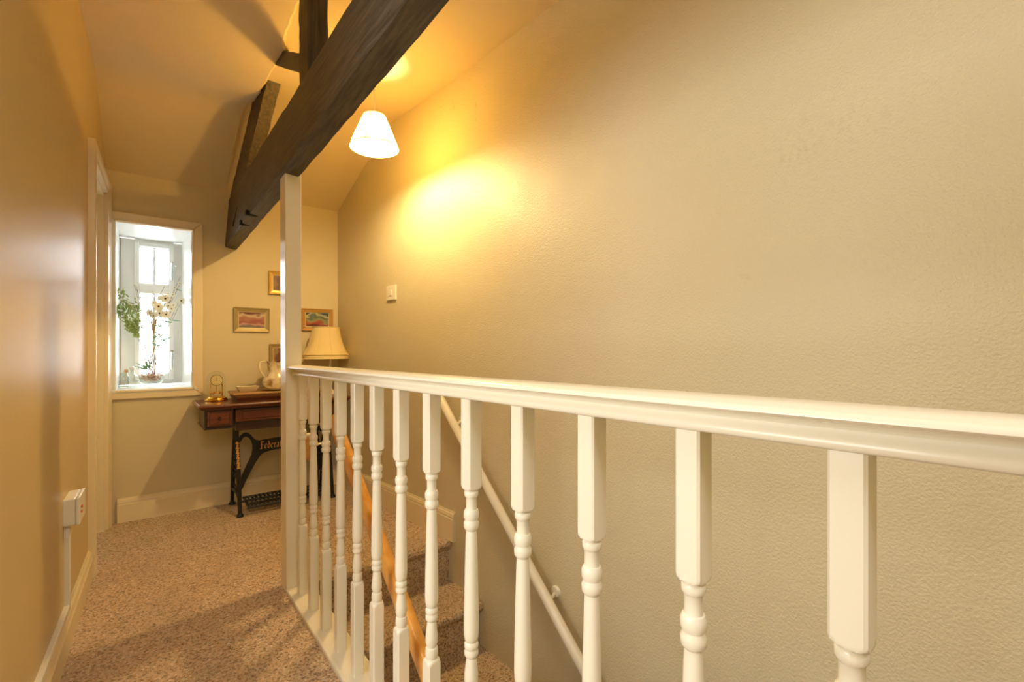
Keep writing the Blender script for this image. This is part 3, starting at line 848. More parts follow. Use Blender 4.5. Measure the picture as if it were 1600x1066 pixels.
# iron side frames
def iron_leg(x, yf, yb, ytop):
    m = MB()
    for y, dy in ((yf, -1), (yb, 1)):
        pts = [(x, y, 0.0), (x, y + 0.002, 0.02), (x, y - 0.10 * (y - ytop), 0.10), (x, y - 0.42 * (y - ytop), 0.30), (x, y - 0.82 * (y - ytop), 0.50), (x, ytop + dy * 0.02, 0.62), (x, ytop + dy * 0.05, 0.712)]
        m.tube(pts, [0.017, 0.012, 0.013, 0.015, 0.015, 0.015, 0.016], 8)
        m.lathe([(0.022, 0.0), (0.022, 0.010), (0.013, 0.022)], (x, y, 0), 12)
    return m
for x, yf, yb in ((0.535, 3.487, 3.80), (1.135, 3.52, 3.80)):
    yt = (yf + yb) / 2 + 0.01
    iron_leg(x, yf, yb, yt).build('leg_frame', M['iron'], TT)
    for k in range(3):                                        # scrolls between the legs
        m = MB()
        z = 0.20 + 0.115 * k; wy = (yb - yf) * (0.40 - 0.10 * k)
        m.tube([(x, yt + wy * math.sin(t * 2 * PI / 14) * (0.9 - t / 40), z + 0.055 * math.cos(t * 2 * PI / 14) * (1 - t / 40)) for t in range(18)], 0.007, 6)
        m.build('leg_scroll', M['iron'], TT)
    m = MB(); m.tube([(x, yf + 0.03, 0.115), (x, yt, 0.135), (x, yb - 0.03, 0.115)], 0.011, 6); m.build('leg_brace', M['iron'], TT)
    m = MB(); m.tube([(x, yf + 0.075, 0.33), (x, yt, 0.31), (x, yb - 0.075, 0.33)], 0.008, 6); m.build('leg_brace', M['iron'], TT)
    m = MB(); m.box(x - 0.012, x + 0.012, yt - 0.085, yt + 0.085, 0.60, 0.713); m.build('leg_head', M['iron'], TT)
# gilt ornament on the front left leg
m = MB()
for k in range(11):
    z = 0.30 + 0.0155 * k; y = 3.487 + (3.6535 - 3.487) * (0.42 + 0.40 * (z - 0.30) / 0.2) - 0.0162
    s_ = 0.007 if k % 2 else 0.010
    m.box(0.535 - s_, 0.535 + s_, y - 0.0015, y + 0.003, z, z + 0.010)
    m.box(0.535 + 0.004 - s_, 0.535 + 0.012 - s_, y - 0.0012, y + 0.003, z + 0.009, z + 0.017)
m.build('gilt_ornament', M['gold'], TT)
# cross brace (mirrored about the middle) with lettering
half = [(0.544, 0.480), (0.552, 0.492), (0.562, 0.508), (0.574, 0.519), (0.587, 0.523), (0.602, 0.519), (0.618, 0.505), (0.633, 0.484), (0.648, 0.467), (0.671, 0.458), (0.740, 0.464), (0.835, 0.470)]
low = [(0.835, 0.386), (0.760, 0.383), (0.719, 0.377), (0.695, 0.368), (0.675, 0.352), (0.648, 0.310), (0.620, 0.258), (0.594, 0.205), (0.570, 0.150), (0.548, 0.115), (0.544, 0.140), (0.554, 0.190), (0.566, 0.235), (0.590, 0.293), (0.612, 0.340), (0.624, 0.372), (0.629, 0.400), (0.629, 0.435), (0.622, 0.462), (0.611, 0.480), (0.598, 0.492), (0.586, 0.496), (0.574, 0.490), (0.563, 0.474), (0.553, 0.458), (0.544, 0.446)]
xm = 0.835
def brace_half(mirror):
    g = (lambda x: 2 * xm - x) if mirror else (lambda x: x)
    m.prism([(g(x), 3.612, z) for x, z in half + low], (0, 0.016, 0))
m = MB(); brace_half(False); brace_half(True)
m.build('cross_brace', M['iron'], TT, bevel=0.002, seg=1)
# black-letter style lettering: strokes drawn with a slanted broad nib
GL = {
 'F': [[(0.1, 0), (0.22, 0.08), (0.22, 0.95)], [(0.02, 0.9), (0.22, 1.0), (0.60, 0.9), (0.66, 1.0)], [(0.10, 0.52), (0.52, 0.56)], [(0.02, 0.06), (0.2, 0.0), (0.36, 0.06)]],
 'e': [[(0.40, 0.12), (0.26, 0.0), (0.10, 0.12), (0.10, 0.5), (0.28, 0.66), (0.42, 0.5), (0.14, 0.32)]],
 'd': [[(0.40, 0.5), (0.24, 0.64), (0.10, 0.5), (0.10, 0.12), (0.26, 0.0), (0.42, 0.12), (0.42, 0.55), (0.18, 1.0)]],
 'r': [[(0.06, 0.6), (0.16, 0.56), (0.16, 0.08), (0.24, 0.02)], [(0.18, 0.5), (0.32, 0.66), (0.44, 0.56)]],
 'a': [[(0.08, 0.54), (0.24, 0.66), (0.36, 0.54), (0.36, 0.1), (0.44, 0.02)], [(0.36, 0.36), (0.12, 0.3), (0.08, 0.12), (0.2, 0.0), (0.36, 0.12)]],
 't': [[(0.18, 0.9), (0.18, 0.1), (0.28, 0.0), (0.38, 0.08)], [(0.04, 0.62), (0.36, 0.64)]],
 'i': [[(0.06, 0.6), (0.16, 0.56), (0.16, 0.08), (0.24, 0.02)], [(0.13, 0.84), (0.19, 0.90)]],
 'o': [[(0.26, 0.66), (0.10, 0.5), (0.10, 0.14), (0.26, 0.0), (0.42, 0.14), (0.42, 0.5), (0.26, 0.66)]],
 'n': [[(0.04, 0.6), (0.12, 0.56), (0.12, 0.02)], [(0.14, 0.5), (0.30, 0.66), (0.40, 0.54), (0.40, 0.08), (0.48, 0.02)]],
}
ADV = {'F': 0.70, 'e': 0.54, 'd': 0.56, 'r': 0.50, 'a': 0.54, 't': 0.46, 'i': 0.34, 'o': 0.58, 'n': 0.58}
def lettering(text, x0, z0, hgt, y, xs=0.72):
    m = MB(); x = x0; nib = Vector((0.046, 0, 0.045)) * hgt
    for ch in text:
        for st in GL[ch]:
            P = [Vector((x + u * hgt * xs, y, z0 + v * hgt)) for u, v in st]
            for p, q in zip(P, P[1:]):
                m.prism([p - nib, p + nib, q + nib, q - nib], (0, 0.003, 0))
        x += ADV[ch] * hgt * xs
    return m, x
m, xe = lettering('Federation', 0.676, 0.400, 0.050, 3.6105)
m.build('lettering', M['gold'], TT)
# treadle
m = MB()
for y in (3.475, 3.535, 3.595, 3.655):
    m.tube([(0.575, y, 0.052 + (y - 3.475) * 0.12), (1.095, y, 0.052 + (y - 3.475) * 0.12)], 0.009, 6)
for x in (0.585, 1.085):
    m.tube([(x, 3.472, 0.052), (x, 3.66, 0.074)], 0.009, 6)
for k in range(20):
    x = 0.60 + 0.025 * k
    m.tube([(x, 3.475, 0.056), (x + 0.03, 3.655, 0.078)], 0.0045, 5)
    m.tube([(x + 0.03, 3.475, 0.056), (x, 3.655, 0.078)], 0.0045, 5)
m.tube([(0.535, 3.56, 0.075), (1.135, 3.56, 0.075)], 0.008, 8)
m.build('treadle', M['iron'], TT)
m = MB()                                                      # drive wheel
wc = (1.085, 3.65, 0.34)
for r, t in ((0.150, 0.011), (0.020, 0.012)):
    m.tube([(wc[0], wc[1] + r * math.cos(2 * PI * k / 32), wc[2] + r * math.sin(2 * PI * k / 32)) for k in range(33)], t, 8)
for k in range(6):
    a = 2 * PI * k / 6
    m.tube([wc, (wc[0], wc[1] + 0.15 * math.cos(a), wc[2] + 0.15 * math.sin(a))], 0.006, 6)
m.tube([(wc[0] - 0.02, wc[1], wc[2]), (1.135, wc[1], wc[2])], 0.012, 8)
m.tube([(wc[0] - 0.02, wc[1] - 0.03, wc[2] - 0.02), (wc[0] - 0.03, 3.60, 0.08)], 0.006, 6)
m.build('drive_wheel', M['iron'], TT)

# ------------------------------------------------------------------ things on the table
LZ = 0.797
# anniversary clock
cxk, cyk = 0.428, 3.70
CK = thing('anniversary_clock', 'small brass clock under a clear glass dome at the table end', 'clock', (cxk, cyk, TZ1))
m = MB(); m.lathe([(0.066, 0.0), (0.068, 0.006), (0.062, 0.012), (0.060, 0.018), (0.050, 0.022), (0.046, 0.028), (0.02, 0.030), (0.0, 0.030)], (cxk, cyk, TZ1 + 0.0005), 32); m.build('base', M['brass'], CK)
m = MB()
m.lathe([(0.054, 0.022), (0.054, 0.145)] + [(0.054 * math.cos(a), 0.145 + 0.054 * math.sin(a)) for a in [PI / 2 * k / 8 for k in range(1, 8)]] + [(0.001, 0.199)], (cxk, cyk, TZ1), 32, caps=False)
m.build('glass_dome', M['dome'], CK)
m = MB()
for s_ in (-1, 1):
    m.lathe([(0.004, 0.028), (0.004, 0.05), (0.006, 0.055), (0.0035, 0.06), (0.0035, 0.10), (0.006, 0.105), (0.004, 0.112)], (cxk + s_ * 0.034, cyk, TZ1), 10)
m.box(cxk - 0.038, cxk + 0.038, cyk - 0.008, cyk + 0.008, TZ1 + 0.108, TZ1 + 0.113)
m.build('pillar', M['brass'], CK)
m = MB(); m.tube([(cxk, cyk - 0.022, TZ1 + 0.137), (cxk, cyk + 0.012, TZ1 + 0.137)], 0.036, 32); hd = m.build('movement', M['brass'], CK)
m = MB(); m.tube([(cxk, cyk - 0.0235, TZ1 + 0.137), (cxk, cyk - 0.021, TZ1 + 0.137)], 0.0335, 32); m.build('dial', M['dial'], CK)
m = MB(); m.tube([(cxk + 0.0352 * math.cos(2 * PI * k / 32), cyk - 0.023, TZ1 + 0.137 + 0.0352 * math.sin(2 * PI * k / 32)) for k in range(33)], 0.0016, 6); m.build('bezel', M['mahog_d'], CK)
m = MB()
m.tube([(cxk, cyk - 0.0245, TZ1 + 0.133), (cxk + 0.001, cyk - 0.0245, TZ1 + 0.160)], 0.0009, 5)
m.tube([(cxk + 0.003, cyk - 0.0245, TZ1 + 0.136), (cxk - 0.016, cyk - 0.0245, TZ1 + 0.137)], 0.0012, 5)
for k in range(12):
    a = 2 * PI * k / 12
    m.tube([(cxk + 0.026 * math.cos(a), cyk - 0.0240, TZ1 + 0.137 + 0.026 * math.sin(a)), (cxk + 0.030 * math.cos(a), cyk - 0.0240, TZ1 + 0.137 + 0.030 * math.sin(a))], 0.0009, 5)
m.build('clock_hands', M['black'], CK)
m = MB()
m.tube([(cxk, cyk, TZ1 + 0.055), (cxk, cyk, TZ1 + 0.105)], 0.003, 8)
for k in range(4):
    a = 2 * PI * k / 4 + 0.5
    m.ball((cxk + 0.021 * math.cos(a), cyk + 0.021 * math.sin(a), TZ1 + 0.052), 0.010, n=12, m=8)
    m.tube([(cxk, cyk, TZ1 + 0.058), (cxk + 0.021 * math.cos(a), cyk + 0.021 * math.sin(a), TZ1 + 0.056)], 0.002, 6)
m.build('pendulum', M['brass'], CK)

# small rectangular dish
DX = thing('ceramic_dish', 'shallow rectangular cream dish on the folded wooden leaf', 'dish', (0.605, 3.66, LZ))
m = MB()
def rr(x, y, z): return [(0.605 + sx * x * (1 if k else .92), 3.66 + sy * y * (.92 if k else 1), z) for sx, sy, k in ((-1, -1, 1), (-1, -1, 0), (1, -1, 0), (1, -1, 1), (1, 1, 1), (1, 1, 0), (-1, 1, 0), (-1, 1, 1))]
m.loft([rr(0.048, 0.032, LZ + 0.0005), rr(0.052, 0.036, LZ + 0.004), rr(0.068, 0.048, LZ + 0.036), rr(0.065, 0.045, LZ + 0.036), rr(0.050, 0.033, LZ + 0.008)], smooth=True)
m.build('dish_body', M['ceramic'], DX, angle=60)
# plate and jug
JX, JY = 0.795, 3.665
PT = MB(); PT.lathe([(0.06, 0.0005), (0.065, 0.003), (0.105, 0.014), (0.108, 0.016), (0.103, 0.0165), (0.064, 0.007), (0.0, 0.006)], (JX, JY, LZ), 40)
tag(PT.build('plate', M['ceramic'], loc=(JX, JY, LZ)), 'round cream plate under the tall jug beside the newel post', 'plate')
JG = thing('jug', 'tall cream jug with brown pattern and curved handle on a plate', 'jug', (JX, JY, LZ + 0.008))
m = MB(); z0 = LZ + 0.0075
m.lathe([(0.058, 0.0), (0.062, 0.004), (0.088, 0.02), (0.097, 0.045), (0.090, 0.075), (0.072, 0.105), (0.062, 0.13), (0.061, 0.155), (0.067, 0.180), (0.072, 0.190), (0.069, 0.190), (0.057, 0.155), (0.058, 0.13), (0.086, 0.05), (0.05, 0.008), (0.0, 0.007)], (JX, JY, z0), 36)
for v in m.v:                                                 # pour lip on the right, scalloped rim
    if v.z > z0 + 0.15:
        k = (v.z - z0 - 0.15) / 0.04; dx_ = v.x - JX
        v.z += 0.006 * k * math.sin(8 * math.atan2(v.y - JY, dx_))
        if dx_ > 0: v.x += 0.035 * k * (dx_ / 0.07) ** 2; v.z += 0.012 * k * (dx_ / 0.07) ** 2
        else: v.z += 0.006 * k
m.build('jug_body', M['ceram_pat'], JG, angle=60)
m = MB()
m.tube([(JX - 0.060, JY, z0 + 0.176), (JX - 0.085, JY, z0 + 0.198), (JX - 0.108, JY, z0 + 0.192), (JX - 0.116, JY, z0 + 0.165), (JX - 0.108, JY, z0 + 0.13), (JX - 0.094, JY, z0 + 0.105), (JX - 0.074, JY, z0 + 0.085)], [0.006, 0.007, 0.008, 0.008, 0.007, 0.006, 0.005], 10)
m.build('handle', M['ceramic'], JG)
# table lamp
AX, AY = 1.135, 3.672
TL = thing('table_lamp', 'unlit table lamp with cream panelled bell shade behind the handrail', 'table lamp', (AX, AY, TZ1))
m = MB(); m.lathe([(0.06, 0.001), (0.06, 0.012), (0.045, 0.022), (0.02, 0.035), (0.013, 0.06), (0.022, 0.10), (0.028, 0.14), (0.018, 0.18), (0.010, 0.20), (0.009, 0.25), (0.008, 0.33)], (AX + 0.03, AY, TZ1), 24)
m.build('lamp_base', M['ceramic'], TL)
m = MB()
sp = [(0.162, 1.016), (0.163, 1.045), (0.153, 1.062), (0.136, 1.095), (0.120, 1.135), (0.108, 1.180), (0.100, 1.225), (0.0965, 1.252)]
N = 48
rg = []
for r, z in sp:
    rg.append([(AX + r * (1 + 0.012 * abs(math.sin(4 * 2 * PI * k / N)) - (0.0)) * math.cos(2 * PI * k / N), AY + 0.92 * r * (1 + 0.012 * abs(math.sin(4 * 2 * PI * k / N))) * math.sin(2 * PI * k / N), z) for k in range(N)])
m.loft(rg, caps=False)
m.build('lamp_shade', M['shade2'], TL, angle=60)
m = MB()
for k in range(8):
    a = 2 * PI * k / 8
    m.tube([(AX + (r + 0.001) * math.cos(a), AY + 0.92 * (r + 0.001) * math.sin(a), z) for r, z in sp[1:]], 0.0018, 6)
for r, z in (sp[0], sp[1], sp[-1]):
    m.tube([(AX + (r + .001) * 1.008 * math.cos(2 * PI * k / 40), AY + 0.92 * (r + .001) * 1.008 * math.sin(2 * PI * k / 40), z) for k in range(41)], 0.003, 6)
m.build('shade_piping', M['shade2'], TL)

# ------------------------------------------------------------------ pictures on the back wall
def frame(x0, x1, z0, z1, fw, mat_fr, mat_mount, pic, label, mw=0.012):
    T = thing('picture_frame', label, 'picture', ((x0 + x1) / 2, YB - 0.008, (z0 + z1) / 2), 'small framed pictures on the back wall')
    m = MB(); y1 = YB - 0.001
    o = [(x0, z0), (x1, z0), (x1, z1), (x0, z1)]; i_ = [(x0 + fw, z0 + fw), (x1 - fw, z0 + fw), (x1 - fw, z1 - fw), (x0 + fw, z1 - fw)]
    mid = [(x0 + fw * .45, z0 + fw * .45), (x1 - fw * .45, z0 + fw * .45), (x1 - fw * .45, z1 - fw * .45), (x0 + fw * .45, z1 - fw * .45)]
    v = [(x, y1, z) for x, z in o] + [(x, y1 - 0.018, z) for x, z in o] + [(x, y1 - 0.013, z) for x, z in mid] + [(x, y1 - 0.010, z) for x, z in i_] + [(x, y1, z) for x, z in i_]
    fs = []
    for L_ in range(4):
        for k in range(4):
            j = (k + 1) % 4; fs.append((L_ * 4 + k, L_ * 4 + j, L_ * 4 + 4 + j, L_ * 4 + 4 + k))
    m.add(v, fs); m.build('frame', mat_fr, T)
    m = MB(); m.box(x0 + fw, x1 - fw, y1 - 0.004, y1 - 0.001, z0 + fw, z1 - fw); m.build('mount', mat_mount, T)
    q = fw + mw
    m = MB(); m.box(x0 + q, x1 - q, y1 - 0.0055, y1 - 0.004, z0 + q, z1 - q); m.build('print', pic, T)
    return T
M['fr_silver'] = mat('greenish_gilt_frame', lin(168, 148, 98), 0.4, metal=0.25, bump=[(80, 0.1, 0.002)])
M['fr_gold'] = mat('bright_gilt_frame', lin(216, 176, 88), 0.35, metal=0.3)
M['fr_wood'] = mat('light_wood_frame', lin(186, 140, 72), 0.4)
M['mount'] = mat('cream_mount', lin(222, 204, 150), 0.7)
p1 = picture('blurred_red_landscape_print', [(0.0, lin(120, 110, 110)), (0.12, lin(190, 150, 135)), (0.35, lin(150, 90, 80)), (0.6, lin(170, 120, 100)), (0.78, lin(200, 180, 150)), (1.0, lin(110, 60, 50))], 2, 2.5, 1.3)
p2 = picture('blurred_green_landscape_print', [(0.0, lin(90, 60, 45)), (0.2, lin(170, 90, 70)), (0.42, lin(150, 150, 110)), (0.6, lin(95, 110, 95)), (0.8, lin(190, 185, 150)), (1.0, lin(60, 75, 85))], 2, 2.5, 4.1)
p3 = picture('blurred_brown_print', [(0.0, lin(150, 120, 90)), (0.5, lin(110, 84, 66)), (1.0, lin(80, 70, 70))], 0, 3, 2.2)
p4 = picture('blurred_violet_print', [(0.0, lin(170, 140, 100)), (0.4, lin(110, 70, 60)), (0.7, lin(170, 110, 110)), (1.0, lin(80, 60, 70))], 0, 3, 6.2)
frame(0.551, 0.780, 1.213, 1.386, 0.026, M['fr_silver'], M['mount'], p1, 'small landscape picture in dull gilt frame above the dish, left of the newel post', 0.006)
frame(1.005, 1.240, 1.232, 1.402, 0.026, M['fr_wood'], M['mount'], p2, 'small landscape picture right of the newel post above the lamp shade', 0.006)
frame(0.775, 0.930, 1.497, 1.668, 0.026, M['fr_gold'], M['mount'], p3, 'highest gilt framed picture, half hidden by the newel post', 0.006)
frame(0.780, 0.935, 0.955, 1.125, 0.024, M['fr_silver'], M['mount'], p4, 'lowest framed picture, partly hidden behind the tall jug', 0.006)

# ------------------------------------------------------------------ light switch, fused spur, trunking
yS = 2.985; xS = wr(yS)
LS = thing('light_switch', 'single cream light switch on the right wall beyond the pendant lamp', 'light switch', (xS, yS, 1.468))
m = MB(); m.hexa([(wr(y) + (0.002 if k else -0.012), y, z) for z in (1.418, 1.518) for y, k in ((2.925, 0), (2.925, 1), (3.045, 1), (3.045, 0))])
m.build('switch_plate', M['plastic'], LS, bevel=0.004)
m = MB(); m.hexa([(wr(y) - (0.011 if k else 0.018), y, z) for z in (1.448, 1.488) for y, k in ((2.968, 0), (2.968, 1), (3.002, 1), (3.002, 0))])
m.build('rocker', M['plastic'], LS, bevel=0.003)
FS = thing('fused_spur', 'white surface box with red switch low on the left wall', 'switch box', (wl(2.42), 2.42, 0.5))
def lbox(y0, y1, d0, d1, z0, z1, m=None):
    m = m or MB()
    m.hexa([(wl(y0) + d0, y0, z0), (wl(y0) + d1, y0, z0), (wl(y1) + d1, y1, z0), (wl(y1) + d0, y1, z0), (wl(y0) + d0, y0, z1), (wl(y0) + d1, y0, z1), (wl(y1) + d1, y1, z1), (wl(y1) + d0, y1, z1)])
    return m
lbox(2.335, 2.485, -0.001, 0.034, 0.452, 0.548).build('back_box', M['plastic'], FS, bevel=0.004)
lbox(2.335, 2.485, 0.0345, 0.046, 0.450, 0.550).build('face_plate', M['plastic'], FS, bevel=0.003)
lbox(2.362, 2.376, 0.046, 0.051, 0.504, 0.514).build('rocker', M['red'], FS, bevel=0.002)
lbox(2.362, 2.376, 0.046, 0.050, 0.486, 0.494).build('neon', M['red'], FS, bevel=0.002)
m = lbox(2.362, 2.388, -0.001, 0.016, 0.128, 0.452)
tag(m.build('cable_trunking', M['plastic'], bevel=0.002, loc=(wl(2.37), 2.37, 0.13)), 'vertical white cable trunking between the baseboard and the switch box', 'trunking')
m = lbox(SY1 + 0.08, 2.388, -0.001, 0.016, 0.129, 0.154)
tag(m.build('cable_trunking', M['plastic'], bevel=0.002, loc=(wl(1.8), 1.8, 0.13)), 'long white cable trunking lying along the top of the left baseboard', 'trunking')

# ------------------------------------------------------------------ window sill: vase, flowers, small glass pieces
SZ = WZ0 + 0.0005
VX, VY = 0.088, 4.02
V = thing('glass_bowl', 'clear footed glass bowl of pebbles on the window sill', 'vase', (VX, VY, SZ))
m = MB()
m.lathe([(0.036, 0.016), (0.052, 0.020), (0.066, 0.035), (0.073, 0.058), (0.076, 0.078), (0.073, 0.078), (0.070, 0.058), (0.063, 0.038), (0.050, 0.025), (0.0, 0.022)], (VX, VY, SZ), 32, caps=False)
m.build('bowl', M['vase'], V)
for k in range(3):
    a = 2 * PI * k / 3 + 0.3
    m = MB()
    m.tube([(VX + 0.042 * math.cos(a), VY + 0.042 * math.sin(a), SZ + 0.022), (VX + 0.047 * math.cos(a), VY + 0.047 * math.sin(a), SZ)], [0.008, 0.006], 10)
    m.build('foot', M['vase'], V)
m = MB(); r = random.Random(11)
for k in range(95):
    rad = 0.058 * math.sqrt(r.random()); a = r.uniform(0, 2 * PI)
    m.ball((VX + rad * math.cos(a), VY + rad * math.sin(a), SZ + 0.040 + r.uniform(0, 0.036) * (1 if rad < .05 else .8) + (0.012 if rad > .045 else 0)), r.uniform(0.006, 0.010), r.uniform(0.006, 0.010), r.uniform(0.004, 0.007), 6, 4)
tag(m.build('pebbles', M['stone'], loc=(VX, VY, SZ + 0.05)), 'pinkish brown pebbles filling the glass bowl', 'pebbles', kind='stuff')

def leaf_shape(m, base, d, L, wd, up=Vector((0, -1, 0.3))):
    d = d.normalized(); s_ = d.cross(up).normalized(); nn = s_.cross(d).normalized()
    P = [base, base + d * L * .3 + s_ * wd * .8, base + d * L * .6 + s_ * wd * .7, base + d * L - nn * L * .1, base + d * L * .6 - s_ * wd * .7, base + d * L * .3 - s_ * wd * .8]
    mid = [base + d * L * .3 + nn * wd * .35, base + d * L * .6 + nn * wd * .3]
    a = P + mid; th_ = nn * -0.0008
    b_ = [p + th_ for p in a]
    fs = [(0, 1, 6), (1, 2, 7, 6), (2, 3, 7), (3, 4, 7), (4, 5, 6, 7), (5, 0, 6)]
    m.add(a, fs, True); m.add(b_, [f[::-1] for f in fs], True)
def curve(p0, p1, p2, n=7):
    return [p0 * (1 - t) ** 2 + p1 * 2 * t * (1 - t) + p2 * t * t for t in [i / n for i in range(n + 1)]]
rf = random.Random(21)
VB = Vector((VX, VY, SZ + 0.03))
PEB = SZ + 0.045
def stem_base(i): return Vector((VX + 0.018 * math.cos(i * 2.4), VY + 0.018 * math.sin(i * 2.4), PEB))
def flower_stem(i, label, tip, heads, mid=None, leaves=6, kind='petal', name='flower_stem', group='artificial flower stems in the glass bowl'):
    b0 = stem_base(i)
    T = thing(name, label, 'flower', b0, group)
    tip = Vector(tip); mid = Vector(mid) if mid else (b0 * 0.5 + tip * 0.5) + Vector((-(tip.x - b0.x) * 0.25, 0, 0))
    path = curve(b0, mid, tip, 8)
    m = MB(); m.tube(path, [0.0026 - 0.0012 * k / 8 for k in range(9)], 6)
    for hpos, hr in heads:
        hpos = Vector(hpos); s0 = path[5]
        m.tube(curve(s0, (s0 + hpos) / 2 + Vector((0, 0, -0.02)), hpos, 4), 0.0012, 5)
    m.build('stem', M['stem'], T)
    for hpos, hr in heads:
        hpos = Vector(hpos); m = MB()
        if kind == 'petal':
            face = Vector((rf.uniform(-.35, .25), -1, rf.uniform(-.1, .45))).normalized()
            u = face.cross(Vector((0, 0, 1))).normalized(); v2 = u.cross(face)
            for k in range(6):
                a = 2 * PI * k / 6 + rf.uniform(-.15, .15)
                leaf_shape(m, hpos, u * math.cos(a) + v2 * math.sin(a) + face * 0.25, hr, hr * 0.48, face)
            fo = m.build('flower_head', M['petal'], T)
            m = MB(); m.ball(hpos + face * 0.004, hr * 0.17, n=8, m=5); m.build('flower_eye', M['eye'], fo)
    if leaves:
        m = MB()
        for k in range(leaves):
            p = path[rf.choice([4, 5, 6, 7])]
            leaf_shape(m, p, Vector((rf.uniform(-1, 1), rf.uniform(-.6, .2), rf.uniform(-.4, .7))), rf.uniform(0.035, 0.06), 0.006)
        m.build('leaves', M['leaf_t'], T)
    return T
Yf = 4.0
def A(px, py, y=Yf): return at_y(px, py, y)
flower_stem(0, 'flower stem with large open cream bloom highest in the middle of the bowl', A(258, 462), [(A(258.5, 467, 3.96), 0.037), (A(263, 478, 3.99), 0.026), (A(250, 466, 4.0), 0.022)], leaves=5)
flower_stem(1, 'flower stem with broad cream bloom at the centre of the bunch', A(247, 478), [(A(247.5, 479.5, 3.95), 0.040), (A(234, 489, 3.98), 0.028), (A(241, 474, 4.0), 0.024), (A(240, 494, 3.99), 0.024)], leaves=5)
flower_stem(2, 'flower stem with cream bloom low on the right of the bunch', A(259, 488), [(A(259.5, 492, 3.94), 0.034), (A(268, 483, 3.97), 0.026), (A(249, 490, 3.96), 0.030), (A(271, 477, 3.98), 0.022)], leaves=8)
flower_stem(3, 'flower stem with single cream bloom farthest right by the window reveal', A(280, 470), [(A(283, 470.5, 3.98), 0.032)], leaves=6)
flower_stem(4, 'tall flower stem with small pale buds reaching highest on the right', A(282, 432), [(A(281, 443, 4.0), 0.018), (A(273, 450, 4.0), 0.016), (A(270, 461, 4.0), 0.017), (A(263, 459, 4.0), 0.014)], leaves=4)
flower_stem(5, 'thin flower stem with tiny pale buds left of the glazing bar', A(212, 446), [(A(210, 446, 4.0), 0.011), (A(214, 450, 4.0), 0.011), (A(238, 456, 4.02), 0.009), (A(257, 447, 4.02), 0.010)], leaves=3)
# low sprig of teal leaves just above the pebbles
T = thing('leafy_sprig', 'short sprig of blue green leaves just above the pebbles', 'leaves', stem_base(6) + Vector((0.004, -0.01, 0)))
m = MB(); b0 = Vector(T.location); m.tube([b0, b0 + Vector((-0.01, -0.01, 0.05)), A(228, 572, 3.98)], 0.0016, 5); m.build('stem', M['stem'], T)
m = MB()
for px, py in ((211, 566), (208, 572), (228, 560), (221, 568), (233, 569), (236, 564), (214, 576)):
    q = A(232, 577, 3.985); leaf_shape(m, q, A(px, py, 3.97) - q, (A(px, py, 3.97) - q).length, 0.006)
m.build('leaves', M['leaf_t'], T)
# leafy olive branches on the left
for bi, (tipx, tipy, lab, cl) in enumerate(((178, 484, 'leafy olive branch spreading lowest to the left of the flowers', 95), (188, 462, 'leafy olive branch rising to the upper left of the flowers', 95), (198, 512, 'leafy olive branch hanging over the front of the flowers', 95), (206, 474, 'leafy olive branch nearest the middle of the window', 60))):
    b0 = stem_base(7 + bi)
    T = thing('leafy_branch', lab, 'leaves', b0, 'leafy olive branches in the glass bowl')
    tip = A(tipx, tipy, 4.0 - 0.02 * bi)
    path = curve(b0, Vector((0.025, 4.0, 1.28 + 0.02 * bi)), tip, 10)
    m = MB(); m.tube(path, [0.0024 - 0.0014 * k / 10 for k in range(11)], 5); m.build('stem', M['stem'], T)
    m = MB()
    for k in range(cl):
        t = rf.uniform(4.6, 9.99); a = path[int(t)].lerp(path[int(t) + 1], t % 1)
        a = a + Vector((rf.uniform(-.03, .03), rf.uniform(-.03, .02), rf.uniform(-.035, .035))) * ((t - 4.5) / 5.5)
        d = (path[10] - path[6]).normalized() * 0.6 + Vector((rf.uniform(-.8, .6), rf.uniform(-.7, .3), rf.uniform(-.8, .8)))
        if a.x < -0.052: d.x = abs(d.x) * 0.3 + 0.05
        a.x = max(a.x, -0.086)
        leaf_shape(m, a, d, rf.uniform(0.018, 0.036), rf.uniform(0.004, 0.007))
    m.build('leaves', M['leaf_l'], T)
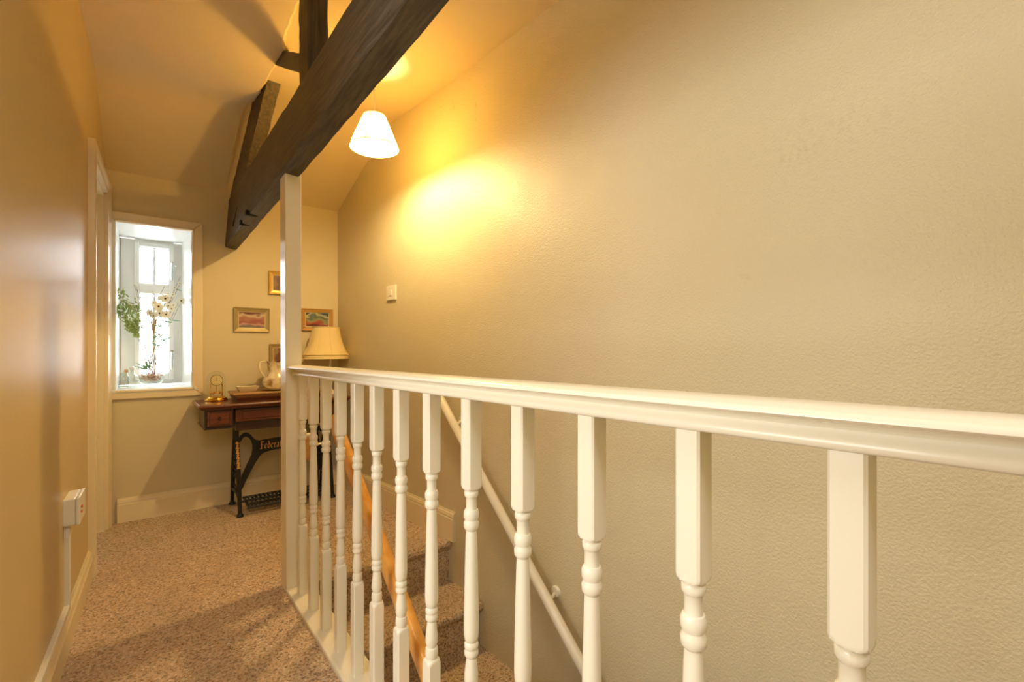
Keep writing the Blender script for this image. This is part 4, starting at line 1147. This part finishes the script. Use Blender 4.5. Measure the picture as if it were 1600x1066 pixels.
# dried reed bundle in the middle
T = thing('dried_reed', 'pale dried reed standing in the middle of the flowers', 'dried grass', stem_base(12) + Vector((0.01, 0.01, 0)))
m = MB(); b0 = Vector(T.location)
m.tube([b0, A(240, 540, 4.03), A(241, 500, 4.03), A(240, 470, 4.03)], [0.0015, 0.004, 0.007, 0.002], 8)
for px in (233, 236, 245, 248):
    m.tube([A(240, 525, 4.03), A((240 + px) / 2, 505, 4.02), A(px, 482, 4.02)], [0.003, 0.003, 0.001], 5)
m.build('reed_stalk', M['reed'], T)
# small clear glass pieces at the left of the sill
G1 = thing('glass_jar', 'small clear glass jar at the left corner of the window sill', 'glass jar', (-0.055, 3.985, SZ))
m = MB(); m.lathe([(0.0, 0.001), (0.026, 0.001), (0.030, 0.008), (0.030, 0.075), (0.022, 0.088), (0.022, 0.10), (0.019, 0.10), (0.019, 0.088), (0.027, 0.074), (0.027, 0.010), (0.0, 0.008)], (-0.055, 3.985, SZ), 20, caps=False)
m.build('jar', M['vase'], G1)
G2 = thing('glass_bottle', 'clear glass bottle with round white stopper left of the flower bowl', 'glass bottle', (-0.012, 4.01, SZ))
m = MB(); m.lathe([(0.0, 0.001), (0.028, 0.001), (0.030, 0.006), (0.026, 0.06), (0.030, 0.075), (0.012, 0.090), (0.010, 0.115)], (-0.012, 4.01, SZ), 20, caps=False)
m.build('bottle', M['vase'], G2)
m = MB(); m.ball((-0.012, 4.01, SZ + 0.128), 0.014, 0.014, 0.015, 12, 8); m.build('stopper', M['white'], G2)
T = thing('dried_flower', 'small pinkish dried flower standing in the glass jar', 'flower', (-0.05, 3.985, SZ + 0.01))
m = MB(); m.tube([(-0.05, 3.985, SZ + 0.01), (-0.042, 3.98, SZ + 0.112)], 0.0012, 5); m.build('stem', M['reed'], T)
m = MB(); q = Vector((-0.042, 3.98, SZ + 0.112))
for k in range(9):
    a = 2 * PI * k / 9; leaf_shape(m, q, Vector((math.cos(a), -0.6, math.sin(a))), 0.016, 0.005)
m.build('flower_head', M['stone'], T)
